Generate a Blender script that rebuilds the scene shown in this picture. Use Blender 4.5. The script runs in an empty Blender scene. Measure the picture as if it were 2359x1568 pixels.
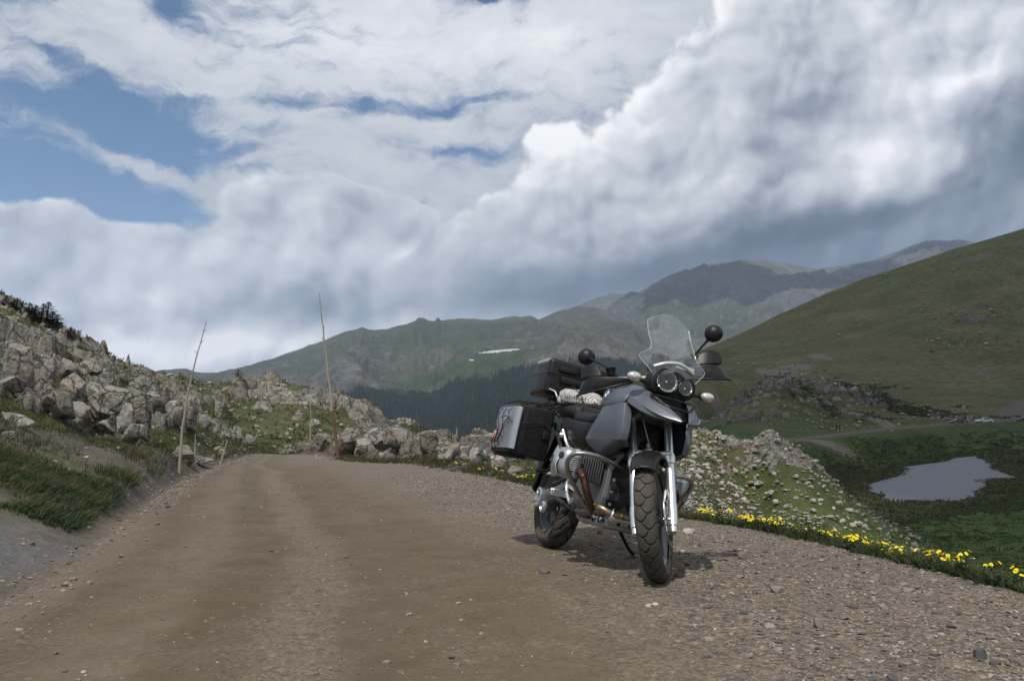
import bpy, bmesh, math, random
import numpy as np
from mathutils import Vector, Matrix
R = math.radians
random.seed(7)
rng = np.random.default_rng(7)
scene = bpy.context.scene
COL = scene.collection

# ------------------------------------------------------------------ camera
CAM_H = 0.98                       # a crouching photographer
PITCH = math.atan(126 / 2000)      # horizon lies a little under the middle of the frame
cam_d = bpy.data.cameras.new('camera'); cam = bpy.data.objects.new('camera', cam_d)
COL.objects.link(cam); scene.camera = cam
cam.location = (0, 0, CAM_H); cam.rotation_euler = (R(90) + PITCH, 0, 0)
cam_d.sensor_width = 36; cam_d.lens = 36 * 2000 / 2358
cam_d.clip_start = 0.05; cam_d.clip_end = 60000

# survey units: the photograph was measured on a 2358 x 1568 sheet; at() gives the world point at distance Y
_c, _s = math.cos(PITCH), math.sin(PITCH)
def ray(px, py):
    u = (px - 1179) / 2000; v = (784 - py) / 2000
    return u, _c - v * _s, _s + v * _c
def at(px, py, Y):
    x, y, z = ray(px, py)
    return Vector((x / y * Y, Y, CAM_H + z / y * Y))
def azel(px, py):
    x, y, z = ray(px, py)
    return math.atan2(x, y), math.asin(z / math.sqrt(x * x + y * y + z * z))

# ------------------------------------------------------------------ exposure
scene.view_settings.view_transform = 'Standard'
scene.view_settings.look = 'None'
scene.view_settings.exposure = 0.0
scene.view_settings.gamma = 1.0
scene.view_settings.use_curve_mapping = False
scene.cycles.max_bounces = 6
scene.cycles.transparent_max_bounces = 16
scene.cycles.volume_bounces = 0
scene.cycles.use_denoising = True

# ------------------------------------------------------------------ sun
SUN_EL, SUN_AZ = R(60), R(200)      # azimuth clockwise from +Y: behind the camera and a little to its left
sd = Vector((math.sin(SUN_AZ) * math.cos(SUN_EL), math.cos(SUN_AZ) * math.cos(SUN_EL), math.sin(SUN_EL)))
sun_d = bpy.data.lights.new('sun', 'SUN'); sun = bpy.data.objects.new('sun', sun_d); COL.objects.link(sun)
sun_d.energy = 3.4; sun_d.angle = R(0.6); sun_d.color = (1.0, 0.95, 0.87)
sun.rotation_euler = (-sd).to_track_quat('-Z', 'Y').to_euler()

# ------------------------------------------------------------------ node helper
class N:
    """tiny node-graph writer"""
    def __init__(s, tree): s.t = tree; s.n = tree.nodes; s.l = tree.links
    def new(s, typ, ins=None, **props):
        n = s.n.new(typ)
        for k, v in props.items(): setattr(n, k, v)
        for k, v in (ins or {}).items(): s.set(n.inputs[k], v)
        return n
    def set(s, sock, v):
        if isinstance(v, bpy.types.NodeSocket): s.l.new(v, sock)
        else: sock.default_value = v
    def m(s, op, a, b=0.0, c=None, clamp=False):
        n = s.n.new('ShaderNodeMath'); n.operation = op; n.use_clamp = clamp
        s.set(n.inputs[0], a); s.set(n.inputs[1], b)
        if c is not None: s.set(n.inputs[2], c)
        return n.outputs[0]
    def vm(s, op, a, b=None, scale=None):
        n = s.n.new('ShaderNodeVectorMath'); n.operation = op
        s.set(n.inputs[0], a)
        if b is not None: s.set(n.inputs[1], b)
        if scale is not None: s.set(n.inputs['Scale'], scale)
        return n.outputs[0]
    def noise(s, vec, scale, detail=4, rough=.55, dist=0.0, typ='FBM', dims='3D', color=False, lac=2.0):
        n = s.n.new('ShaderNodeTexNoise'); n.noise_dimensions = dims; n.noise_type = typ
        s.set(n.inputs['Vector'], vec); s.set(n.inputs['Scale'], scale); n.inputs['Detail'].default_value = detail
        n.inputs['Roughness'].default_value = rough; n.inputs['Distortion'].default_value = dist
        n.inputs['Lacunarity'].default_value = lac
        return n.outputs['Color' if color else 0]
    def vor(s, vec, scale, feature='F1', detail=0, rough=.5, rnd=1.0, out=0, smooth=None, dims='3D'):
        n = s.n.new('ShaderNodeTexVoronoi'); n.voronoi_dimensions = dims; n.feature = feature
        s.set(n.inputs['Vector'], vec); s.set(n.inputs['Scale'], scale)
        if 'Detail' in n.inputs: n.inputs['Detail'].default_value = detail; n.inputs['Roughness'].default_value = rough
        n.inputs['Randomness'].default_value = rnd
        if smooth is not None and 'Smoothness' in n.inputs: n.inputs['Smoothness'].default_value = smooth
        return n.outputs[out]
    def ramp(s, fac, stops, interp='LINEAR'):
        n = s.n.new('ShaderNodeValToRGB'); n.color_ramp.interpolation = interp
        e = n.color_ramp.elements
        while len(e) < len(stops): e.new(0.5)
        for i, (p, c) in enumerate(stops):
            e[i].position = p
            e[i].color = (c, c, c, 1) if isinstance(c, (int, float)) else (*c, 1)
        s.set(n.inputs[0], fac)
        return n.outputs[0]
    def rng(s, v, a, b, c=0.0, d=1.0, smooth=False):
        n = s.n.new('ShaderNodeMapRange'); n.clamp = True
        if smooth: n.interpolation_type = 'SMOOTHSTEP'
        for k, x in zip(('Value', 'From Min', 'From Max', 'To Min', 'To Max'), (v, a, b, c, d)): s.set(n.inputs[k], x)
        return n.outputs[0]
    def mix(s, f, a, b, blend='MIX'):
        n = s.n.new('ShaderNodeMix'); n.data_type = 'RGBA'; n.blend_type = blend; n.clamp_factor = True
        s.set(n.inputs[0], f)
        for sock, v in ((n.inputs[6], a), (n.inputs[7], b)):
            s.set(sock, (*v, 1) if isinstance(v, tuple) and len(v) == 3 else v)
        return n.outputs[2]
    def xyz(s, x, y, z=0.0):
        n = s.n.new('ShaderNodeCombineXYZ')
        for i, v in enumerate((x, y, z)): s.set(n.inputs[i], v)
        return n.outputs[0]
    def sep(s, v):
        n = s.n.new('ShaderNodeSeparateXYZ'); s.set(n.inputs[0], v); return n.outputs
    def hsv(s, c, h=.5, sat=1.0, val=1.0):
        n = s.n.new('ShaderNodeHueSaturation'); s.set(n.inputs['Color'], c)
        s.set(n.inputs['Hue'], h); s.set(n.inputs['Saturation'], sat); s.set(n.inputs['Value'], val)
        return n.outputs[0]

# ------------------------------------------------------------------ sky: Nishita air plus procedural clouds by direction
world = bpy.data.worlds.new('World'); scene.world = world; world.use_nodes = True
w = N(world.node_tree); w.n.clear()
geo = w.new('ShaderNodeTexCoord').outputs['Generated']
dx, dy, dz = w.sep(geo)
az = w.m('ARCTAN2', dx, dy); el = w.m('ARCSINE', dz)
P0 = w.xyz(az, el)
def warped(p, amp, scale, seed, detail=4):
    q = w.vm('ADD', p, (seed, seed * 1.7, 0.3))
    c = w.noise(q, scale, detail=detail, color=True, rough=.55)
    c = w.vm('SUBTRACT', c, (.5, .5, .5))
    return w.vm('ADD', p, w.vm('MULTIPLY', c, (amp, amp, 0)))
PW = warped(warped(P0, .055, 7, 3.1, 2), .016, 38, 1.3, 4)
PF = warped(P0, .10, 7, 5.2, 6)
def blobs(p, items):
    """sum of soft ellipses (px, py, rx, ry, rotation, value)"""
    tot = None
    for px, py, rx, ry, rot, val in items:
        a, e = azel(px, py)
        mp = w.new('ShaderNodeMapping', vector_type='TEXTURE')
        w.set(mp.inputs['Vector'], p)
        mp.inputs['Location'].default_value = (a, e, 0)
        mp.inputs['Rotation'].default_value = (0, 0, R(rot))
        mp.inputs['Scale'].default_value = (rx / 2000 * 1.5, ry / 2000 * 1.5, 1)
        g = w.new('ShaderNodeTexGradient', gradient_type='QUADRATIC_SPHERE')
        w.set(g.inputs[0], mp.outputs[0])
        v = g.outputs['Fac']
        v = w.m('MULTIPLY', v, val * 1.6) if tot is None else w.m('MULTIPLY_ADD', v, val * 1.6, tot)
        tot = v
    return tot
def billow(p, scale, seed, dt=2.0):
    q = w.vm('ADD', p, (seed, -seed, seed * .5))
    v = w.vor(q, scale, feature='F1', detail=dt, rough=.55, dims='2D')
    return w.m('SUBTRACT', 1.0, v)
LD = (-.010, .014, 0)          # towards the light, up and left
# high sheet with blue gaps
st = w.vm('MULTIPLY', PF, (1.0, 2.3, 1.0))
sheet = w.noise(w.vm('ADD', st, (2.2, 7.7, 0)), 5.5, detail=9, rough=.6)
sheet_f = w.noise(w.vm('ADD', st, (4.2, 1.7, 0)), 22, detail=8, rough=.6)
PB = w.vm('ADD', w.vm('SCALE', P0, scale=.35), w.vm('SCALE', PF, scale=.65))
holes = blobs(PF, [
    (330, 320, 330, 95, -6, -1.05), (60, 430, 260, 120, 0, -1.0), (250, 470, 260, 80, -8, -.9), (60, 520, 260, 80, 0, -.8),
    (1010, 240, 330, 34, 6, -.55), (1060, 345, 180, 34, 4, -.5), (720, 262, 200, 26, 0, -.3), (1120, 0, 120, 26, 0, -.7), (395, 20, 70, 60, 30, -.5),
    (40, 20, 120, 40, 0, -.5), (110, 150, 170, 30, -25, -.45), (430, 235, 90, 24, 0, -.3),
    (300, 385, 330, 26, -14, .7), (60, 350, 150, 26, -6, .45), (70, 425, 80, 10, 0, .5),
    (-900, 500, 900, 300, 0, -.6), (3500, 300, 700, 400, 0, -.5), (1100, -900, 700, 500, 0, -.5)])
covA = w.m('ADD', w.m('ADD', .86, holes), w.m('MULTIPLY', w.m('SUBTRACT', sheet, .5), 1.9))
covA = w.m('ADD', covA, w.m('MULTIPLY', w.m('SUBTRACT', sheet_f, .5), 1.25))
alphaA = w.rng(covA, .08, .86, smooth=True)
briA = w.m('ADD', .60, blobs(PB, [(750, 90, 800, 220, 0, .16), (1300, 100, 400, 160, 0, .10), (100, 120, 400, 160, 0, -.03), (900, 480, 500, 160, 0, .05), (500, 420, 500, 120, 0, -.02)]))
briA = w.m('ADD', briA, w.m('MULTIPLY', w.m('SUBTRACT', sheet, .5), .40))
briA = w.m('ADD', briA, w.m('MULTIPLY', w.m('SUBTRACT', sheet_f, .5), .22))
crisp = w.noise(w.vm('ADD', PW, (3.3, 9.1, 0)), 24, detail=7, rough=.62)
# far cumulus bank above the horizon
h1 = billow(PW, 7.5, 2.0, 2.0); h1b = billow(w.vm('ADD', PW, LD), 7.5, 2.0, 2.0)
litB = w.m('SUBTRACT', h1, h1b)
zoneB = blobs(PW, [(-100, 690, 420, 200, 0, 1.2), (330, 700, 480, 210, 0, 1.5), (760, 650, 420, 300, 0, 1.5), (660, 470, 150, 75, 0, .75), (860, 480, 150, 110, 0, .9), (1100, 700, 500, 200, 0, 1.5), (120, 560, 110, 90, 0, .6), (-900, 750, 900, 260, 0, 1.3)])
covB = w.m('ADD', zoneB, w.m('MULTIPLY', w.m('SUBTRACT', h1, .55), .9))
alphaB = w.rng(covB, .36, .62, smooth=True)
soft = w.noise(w.vm('ADD', PW, (8.8, 3.1, 0)), 7, detail=5, rough=.5)
briB = w.m('ADD', .645, blobs(PB, [(330, 690, 90, 40, 0, .12), (560, 800, 260, 60, 8, .30), (250, 800, 260, 60, 0, .22), (905, 590, 80, 22, 38, .22), (500, 600, 500, 60, 0, .10),
                                  (760, 720, 220, 80, 0, -.09), (80, 640, 200, 60, 0, -.03), (560, 700, 200, 70, 0, -.05), (1000, 690, 400, 60, 0, -.15), (660, 520, 130, 50, 0, -.04), (820, 610, 120, 50, 0, .08), (960, 730, 80, 26, 0, .2)]))
briB = w.m('ADD', briB, w.m('MULTIPLY', litB, .46))
briB = w.m('ADD', briB, w.m('MULTIPLY', w.m('SUBTRACT', soft, .5), .36))
briB = w.m('ADD', briB, w.m('MULTIPLY', w.m('SUBTRACT', crisp, .5), .34))
rimB = w.m('MULTIPLY', w.rng(covB, .48, .75, 1, 0), .10)
briB = w.m('ADD', briB, rimB)
# towering cumulus on the right, its edge climbing from lower left to upper right
ax_, ay_ = azel(1000, 540); bx_, by_ = azel(1560, 0)
ln = math.hypot(bx_ - ax_, by_ - ay_); nx, ny = (by_ - ay_) / ln, -(bx_ - ax_) / ln
pa, pe, _z = w.sep(P0)
sd_ = w.m('ADD', w.m('MULTIPLY', w.m('SUBTRACT', pa, ax_), nx), w.m('MULTIPLY', w.m('SUBTRACT', pe, ay_), ny))
h3 = billow(PW, 4.2, 11.0); h3b = billow(w.vm('ADD', PW, (-.016, .022, 0)), 4.2, 11.0)
h4 = billow(PW, 11, 4.0); h4b = billow(w.vm('ADD', PW, (-.007, .010, 0)), 11, 4.0)
covC = w.m('ADD', sd_, w.m('MULTIPLY', w.m('SUBTRACT', h3, .55), .085))
covC = w.m('ADD', covC, w.m('MULTIPLY', w.m('SUBTRACT', h4, .55), .05))
covC = w.m('ADD', w.m('ADD', covC, .032), blobs(PF, [(1700, 40, 130, 60, 0, -.02), (1020, 640, 260, 120, 0, .10), (800, 300, 300, 200, 0, -.3), (3700, 300, 900, 500, 0, -.6)]))
covC = w.m('ADD', covC, w.m('MULTIPLY', w.m('SUBTRACT', crisp, .5), .045))
alphaC = w.rng(covC, .0, w.rng(el, .09, .2, .15, .020), smooth=True)
soft2 = w.noise(w.vm('ADD', PW, (1.8, 6.1, 0)), 5.5, detail=6, rough=.52)
briC = w.m('ADD', .66, blobs(PB, [
    (1270, 345, 130, 60, 30, .12), (1430, 225, 120, 50, 30, .14), (1300, 270, 150, 60, 40, .25), (1120, 420, 90, 60, 40, .18), (1350, 330, 180, 120, 40, .16), (1500, 160, 130, 60, 40, .14), (1700, 60, 160, 90, 0, .05),
    (1800, 300, 200, 190, 60, -.10), (1490, 420, 110, 70, 0, -.10), (1600, 180, 120, 50, 0, -.06), (1880, 160, 130, 130, 60, -.08),
    (2000, 370, 170, 100, 0, .26), (2250, 160, 170, 60, 25, .22), (2050, 130, 100, 150, 0, .14), (1600, 450, 160, 50, 20, .10),
    (2340, 330, 150, 200, 0, -.30), (2100, 470, 400, 60, 8, -.22), (1900, 530, 560, 80, 7, -.17), (1500, 620, 600, 80, 6, -.20), (2250, 600, 600, 110, 0, -.24), (1850, 650, 700, 90, 0, -.22),
    (1200, 680, 340, 60, 5, -.16), (1150, 540, 200, 60, 0, .02), (1240, 590, 200, 50, 10, .03), (1700, 560, 300, 30, 8, -.08),
    (2300, 500, 200, 60, 0, -.05)]))
inner = w.rng(el, .04, .22)
briC = w.m('ADD', briC, w.m('MULTIPLY', w.m('MULTIPLY', w.m('SUBTRACT', h3, h3b), .46), inner))
briC = w.m('ADD', briC, w.m('MULTIPLY', w.m('MULTIPLY', w.m('SUBTRACT', h4, h4b), .34), inner))
briC = w.m('ADD', briC, w.m('MULTIPLY', w.m('SUBTRACT', soft2, .5), .32))
briC = w.m('ADD', briC, w.m('MULTIPLY', w.m('MULTIPLY', w.m('SUBTRACT', crisp, .5), .34), inner))
briC = w.m('ADD', briC, w.m('MULTIPLY', w.rng(covC, .0, .07, 1, 0), .12))
CL = [(0.0, (.070, .092, .14)), (.2, (.125, .160, .230)), (.42, (.300, .345, .42)), (.62, (.58, .62, .68)), (.8, (.82, .84, .88)), (1.0, (1.15, 1.15, 1.16))]
sky_t = w.new('ShaderNodeTexSky', sky_type='NISHITA')
sky_t.sun_disc = False; sky_t.sun_elevation = SUN_EL; sky_t.sun_rotation = SUN_AZ; sky_t.altitude = 3600; sky_t.air_density = 1.3
air = w.vm('SCALE', w.hsv(sky_t.outputs[0], sat=1.22), scale=0.096)
c = w.mix(alphaA, air, w.ramp(briA, CL))
c = w.mix(alphaB, c, w.ramp(briB, CL))
c = w.mix(alphaC, c, w.ramp(briC, CL))
bg = w.new('ShaderNodeBackground', {'Color': c, 'Strength': 1.0})
w.l.new(bg.outputs[0], w.new('ShaderNodeOutputWorld').inputs[0])
world.cycles.sampling_method = 'MANUAL'; world.cycles.sample_map_resolution = 512
# ------------------------------------------------------------------ numpy noise
def _hash(ix, iy, seed):
    h = (ix.astype(np.int64) * 374761393 + iy.astype(np.int64) * 668265263 + seed * 1442695041) & 0xFFFFFFFF
    h = ((h ^ (h >> 13)) * 1274126177) & 0xFFFFFFFF
    h = ((h ^ (h >> 16)) * 2246822519) & 0xFFFFFFFF
    return ((h ^ (h >> 13)) & 0xFFFFFF) / float(0xFFFFFF)
def vnoise(x, y, seed=0):
    ix = np.floor(x); iy = np.floor(y); fx = x - ix; fy = y - iy
    fx = fx * fx * fx * (fx * (fx * 6 - 15) + 10); fy = fy * fy * fy * (fy * (fy * 6 - 15) + 10)
    a = _hash(ix, iy, seed); b = _hash(ix + 1, iy, seed); c_ = _hash(ix, iy + 1, seed); d = _hash(ix + 1, iy + 1, seed)
    return (a * (1 - fx) + b * fx) * (1 - fy) + (c_ * (1 - fx) + d * fx) * fy
def fbm(x, y, octs=4, seed=0, gain=.5):
    t = 0; a = 1; s = 0
    for o in range(octs):
        t = t + a * (vnoise(x * 2 ** o + 17.3 * o, y * 2 ** o - 9.1 * o, seed + o) - .5); s += a; a *= gain
    return t / s * 2
def ridged(x, y, octs=4, seed=0):
    t = 0; a = 1; s = 0
    for o in range(octs):
        t = t + a * (1 - np.abs(2 * vnoise(x * 2 ** o + 5.3 * o, y * 2 ** o + 3.1 * o, seed + o) - 1)); s += a; a *= .5
    return t / s
def cells(x, y, seed=0):
    """distance to nearest and second nearest feature point, with the cell's random value"""
    ix = np.floor(x); iy = np.floor(y)
    f1 = np.full(x.shape, 9.0); f2 = np.full(x.shape, 9.0); v = np.zeros(x.shape); tl = np.zeros(x.shape)
    for i in (-1, 0, 1):
        for j in (-1, 0, 1):
            cx = ix + i; cy = iy + j
            px = cx + _hash(cx, cy, seed); py = cy + _hash(cx, cy, seed + 7)
            d = np.hypot(px - x, py - y); r = _hash(cx, cy, seed + 13)
            n1 = d < f1
            f2 = np.where(n1, f1, np.minimum(f2, d)); v = np.where(n1, r, v); f1 = np.where(n1, d, f1)
            tl = np.where(n1, (x - px) * (_hash(cx, cy, seed + 3) - .5) + (y - py) * (_hash(cx, cy, seed + 5) - .7), tl)
    return f1, f2, v, tl
def sstep(a, b, x):
    t = np.clip((x - a) / (b - a), 0, 1); return t * t * (3 - 2 * t)

# ------------------------------------------------------------------ the gravel road on the pass
_ky = np.array([-30, 4.5, 14, 20, 24.5, 30, 45, 80.])
_kz = np.array([.25, 0, -.456, -.575, -.66, -1.3, -4.5, -12])
def road_z(y): return np.interp(y, _ky, _kz)
def on_road(px, py):
    Y = 4.0
    for _ in range(60):
        p = at(px, py, Y); sl = (CAM_H - p.z) / Y
        Y += .5 * ((CAM_H - float(road_z(Y))) / sl - Y)
    return at(px, py, Y).xy
LEFT = [(-1.7, -12), (-1.9, 0), (-2.1, 2.2)] + [tuple(on_road(*p)) for p in ((0, 1372), (150, 1292), (230, 1235), (300, 1180), (360, 1140), (415, 1103), (500, 1070))] + [(-7.6, 26.5)]
RIGHT = [(3.2, -12), (2.9, 0), (2.75, 2.6)] + [tuple(on_road(*p)) for p in ((2358, 1362), (2130, 1305), (1900, 1248), (1700, 1208), (1570, 1190), (1400, 1150), (1215, 1115), (1080, 1088), (950, 1066), (800, 1062), (740, 1045.5))] + [(-5.9, 26.6)]
ROADPOLY = np.array(LEFT + RIGHT[::-1])
def poly_sd(x, y, P):
    """signed distance, positive inside"""
    d2 = np.full(x.shape, 1e18); ins = np.zeros(x.shape, bool)
    n = len(P)
    for i in range(n):
        ax, ay = P[i]; bx, by = P[(i + 1) % n]
        ex, ey = bx - ax, by - ay; wx, wy = x - ax, y - ay
        t = np.clip((wx * ex + wy * ey) / (ex * ex + ey * ey + 1e-12), 0, 1)
        d2 = np.minimum(d2, (wx - ex * t) ** 2 + (wy - ey * t) ** 2)
        cr = (ay > y) != (by > y)
        with np.errstate(divide='ignore', invalid='ignore'):
            xi = ax + (y - ay) * ex / (ey if abs(ey) > 1e-12 else 1e-12)
        ins ^= cr & (x < xi)
    d = np.sqrt(d2); return np.where(ins, d, -d)

POND_Z = -12.7
def at_z(px, py, z):
    x, y, s_ = ray(px, py); Y = (z - CAM_H) / (s_ / y); return at(px, py, Y)
CP = [at(*p) for p in [
    # left bank and rocky hill
    (0, 1300, 5.0), (0, 1240, 5.7), (0, 1150, 6.9), (0, 1050, 8.8), (0, 960, 12), (0, 900, 15), (0, 850, 19), (0, 800, 24), (0, 740, 31), (0, 688, 40),
    (200, 1220, 7.0), (200, 1150, 8.3), (200, 1080, 10.2), (200, 1020, 13.2), (190, 960, 17), (180, 880, 21.5), (180, 850, 25), (150, 790, 33), (100, 745, 37),
    (220, 803, 37), (280, 848, 40), (330, 880, 43), (400, 908, 48), (300, 1130, 9.7), (300, 1080, 12), (340, 1030, 16.5), (300, 992, 19.4), (290, 905, 21.5), (250, 860, 28),
    (400, 1062, 15.5), (420, 1020, 20), (440, 980, 27), (450, 945, 35), (490, 1045, 21.5), (560, 1025, 30), (600, 990, 38), (600, 940, 50), (600, 900, 60), (600, 876, 66),
    (500, 893, 60), (450, 885, 62), (560, 884, 66), (640, 884, 64), (700, 905, 60), (760, 932, 56), (800, 947, 52), (835, 975, 48), (700, 1000, 38), (690, 1038, 30), (760, 1005, 38), (730, 1030, 29),
    (-300, 1240, 4.6), (-300, 1100, 6.4), (-300, 900, 12), (-300, 700, 26), (-300, 600, 40), (-900, 1100, 5), (-900, 700, 14), (-900, 400, 40), (-2500, 900, 6), (-2500, 200, 20),
    # behind those crests
    (0, 800, 75), (200, 860, 75), (400, 1000, 90), (600, 960, 110), (780, 1000, 90),
    # outcrop along the far right edge of the road
    (850, 986, 27.5), (900, 990, 26.5), (960, 1000, 25), (1020, 1014, 23.5), (1110, 1024, 21), (1220, 1050, 18), (850, 1048, 23.6), (950, 1052, 21.3), (1100, 1082, 17.0), (1215, 1106, 14.8), (1350, 1080, 15.5),
    (880, 1060, 45), (1050, 1080, 42), (1250, 1110, 36),
    # rocky knoll right of the motorcycle and the ground down to the meadow
    (1620, 1006, 74), (1560, 1010, 70), (1700, 1012, 78), (1760, 1034, 80), (1815, 1066, 81), (1650, 1062, 62), (1750, 1095, 73), (1840, 1105, 88), (1600, 1110, 46), (1650, 1150, 48), (1600, 1175, 28), (1720, 1180, 70), (1800, 1145, 88), (1760, 1205, 82), (1860, 1120, 104),
    (1480, 1012, 66), (1400, 1022, 60), (1300, 1022, 50), (1500, 1100, 40), (1700, 1035, 108), (1560, 1040, 100),
    # road to the far car park
    (1830, 1011, 165), (1930, 1000, 182), (2050, 987, 208), (2200, 975, 243), (2300, 968, 255), (2358, 966, 258), (2500, 962, 262),
    # rocky knolls beyond it
    (1810, 884, 262), (1740, 915, 250), (1700, 950, 225), (1690, 985, 200), (1930, 890, 275), (2010, 906, 292), (2080, 926, 300), (1880, 905, 268), (1900, 965, 232), (1820, 985, 205), (2000, 960, 250), (2060, 960, 262), (1650, 1010, 150),
    (1810, 905, 310), (1930, 905, 320),
    # long green hillside
    (2150, 930, 315), (2300, 930, 300), (2358, 925, 300), (2100, 870, 375), (2300, 860, 370), (2100, 800, 430), (2300, 750, 440), (2358, 700, 480), (2000, 780, 470), (1900, 820, 440), (1800, 850, 420), (1700, 880, 380), (1640, 920, 350), (1620, 965, 290), (1560, 900, 440), (1500, 925, 400), (1440, 950, 360), (1560, 980, 250), (1480, 990, 240), (2200, 680, 520), (2000, 700, 560), (1850, 760, 540),
    (2500, 470, 640), (2358, 527, 640), (2300, 545, 640), (2200, 573, 640), (2100, 607, 640), (2000, 640, 635), (1900, 678, 630), (1800, 722, 620), (1700, 772, 600), (1640, 797, 590), (1560, 832, 570), (1500, 852, 550), (1440, 870, 520), (1385, 905, 480), (1340, 955, 430), (1300, 1020, 380),
    (2700, 400, 640), (2700, 900, 320), (2700, 1100, 110), (3600, 300, 400), (3600, 1000, 60)]]
CP += [at_z(px, py, z) for px, py, z in [(2000, 1120, -12.7), (2340, 1100, -12.7), (2170, 1160, -12.7), (2200, 1048, -12.7), (2080, 1080, -12.7), (2000, 1200, -12.4), (2200, 1300, -12.2), (2358, 1310, -12.2), (1900, 1190, -12.2), (1900, 1110, -12.0), (2280, 1160, -12.6),
                                            (1860, 1065, -10.6), (1990, 1035, -10.8), (2300, 1015, -10.6), (2358, 1040, -11.6)]]
CP += [Vector(v) for v in [(3.8, 5, -1.0), (6, 8, -3.4), (10, 14, -6.6), (16, 25, -9.6), (3.2, 9, -.9), (4.5, 14, -2.6), (8, 22, -4.6), (2.2, 13, -1.0), (5, 1, -1.2), (12, 1, -6), (28, 12, -12), (22, 40, -11.5), (1.5, 30, -2.6),
                           (20, 700, -60), (-100, 150, -50), (-40, 150, -45), (0, 150, -35), (20, 140, -22), (-160, 500, -190), (-20, 500, -190), (80, 300, -60), (-300, 300, -120), (0, 300, -110),
                           (60, 900, -150), (350, 900, 30), (500, 900, 80), (150, 900, -40), (260, 900, -10), (-700, 600, -150), (-500, 100, -50), (60, 90, -11), (90, 40, -12), (0, -20, .4), (0, -60, .4), (-40, -30, 8), (40, -40, -10)]]
_cp = np.array([[math.atan2(v.x, v.y) * 3.0, math.log(max(1.0, math.hypot(v.x, v.y))), v.z] for v in CP])
for L in (LEFT, RIGHT):
    for (x, y) in L:
        if math.hypot(x, y) < 27:
            _cp = np.vstack([_cp, [math.atan2(x, y) * 3.0, math.log(max(1.0, math.hypot(x, y))), float(road_z(y))]])
# heights are fitted as sight-line slope times range, so near ground keeps its accuracy
_rr = np.exp(_cp[:, 1]); _val = (_cp[:, 2] - CAM_H) / _rr
def _U(r2): return r2 * np.log(np.maximum(r2, 1e-12)) * .5
_n = len(_cp)
_A = np.zeros((_n + 3, _n + 3)); _d = _cp[:, None, :2] - _cp[None, :, :2]
_A[:_n, :_n] = _U((_d ** 2).sum(-1)) + np.eye(_n) * 2e-4
_A[:_n, _n] = 1; _A[:_n, n1:=_n + 1] = _cp[:, 0]; _A[:_n, _n + 2] = _cp[:, 1]; _A[_n:, :_n] = _A[:_n, _n:].T
_W = np.linalg.solve(_A, np.concatenate([_val, np.zeros(3)]))
def base_z(x, y):
    a = np.arctan2(x, y) * 3.0; rr = np.maximum(1.0, np.hypot(x, y)); l = np.log(rr)
    out = _W[_n] + _W[_n + 1] * a + _W[_n + 2] * l
    for i in range(_n):
        out = out + _W[i] * _U((a - _cp[i, 0]) ** 2 + (l - _cp[i, 1]) ** 2)
    return out * rr + CAM_H

# places with their own cover, surveyed as outlines (px, py) and kept as ground positions later
def spline(pts, n=8):
    P = np.array(pts, float); out = []
    P2 = np.vstack([2 * P[0] - P[1], P, 2 * P[-1] - P[-2]])
    for i in range(1, len(P2) - 2):
        p0, p1, p2, p3 = P2[i - 1:i + 3]
        for t in np.arange(n) / n:
            out.append(.5 * ((2 * p1) + (p2 - p0) * t + (2 * p0 - 5 * p1 + 4 * p2 - p3) * t * t + (3 * p1 - p0 - 3 * p2 + p3) * t ** 3))
    out.append(P[-1]); return np.array(out)

# pond outline at water level
POND_PX = [(1997, 1115), (2040, 1103), (2070, 1096), (2083, 1083), (2068, 1076), (2100, 1072), (2150, 1066), (2180, 1062), (2200, 1054), (2255, 1049), (2262, 1058), (2282, 1066), (2283, 1075), (2300, 1085), (2345, 1100),
           (2320, 1107), (2290, 1103), (2268, 1108), (2272, 1120), (2262, 1130), (2245, 1143), (2220, 1160), (2190, 1158), (2130, 1156), (2060, 1156), (2005, 1147), (2036, 1145), (2040, 1137), (2010, 1140), (2000, 1130)]
POND = np.array([list(at_z(px, py, POND_Z).xy) for px, py in POND_PX])
CARROAD = spline([tuple(at(px, py, Y)) for px, py, Y in [(1740, 1018, 150), (1830, 1011, 165), (1930, 1000, 182), (2050, 987, 208), (2200, 975, 243), (2300, 968, 255), (2420, 966, 262), (2700, 962, 262)]])
SPUR = spline([tuple(at(px, py, Y)) for px, py, Y in [(2290, 968, 256), (2320, 950, 272), (2358, 930, 290), (2420, 905, 320)]])
TRACK = spline([tuple(at(px, py, Y)) for px, py, Y in [(2050, 984, 212), (2035, 972, 226), (1980, 955, 243), (1925, 940, 258), (1890, 925, 264), (1860, 918, 262)]])
def line_d(x, y, P):
    d2 = np.full(x.shape, 1e18)
    for i in range(len(P) - 1):
        ax, ay = P[i][:2]; ex, ey = P[i + 1][:2] - P[i][:2]; wx, wy = x - ax, y - ay
        t = np.clip((wx * ex + wy * ey) / (ex * ex + ey * ey + 1e-12), 0, 1)
        d2 = np.minimum(d2, (wx - ex * t) ** 2 + (wy - ey * t) ** 2)
    return np.sqrt(d2)
def line_dz(x, y, P):
    d2 = np.full(x.shape, 1e18); zz = np.zeros(x.shape)
    for i in range(len(P) - 1):
        ax, ay = P[i][:2]; ex, ey = P[i + 1][:2] - P[i][:2]; wx, wy = x - ax, y - ay
        t = np.clip((wx * ex + wy * ey) / (ex * ex + ey * ey + 1e-12), 0, 1)
        d = (wx - ex * t) ** 2 + (wy - ey * t) ** 2; n_ = d < d2
        zz = np.where(n_, P[i][2] + t * (P[i + 1][2] - P[i][2]), zz); d2 = np.where(n_, d, d2)
    return np.sqrt(d2), zz
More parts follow.
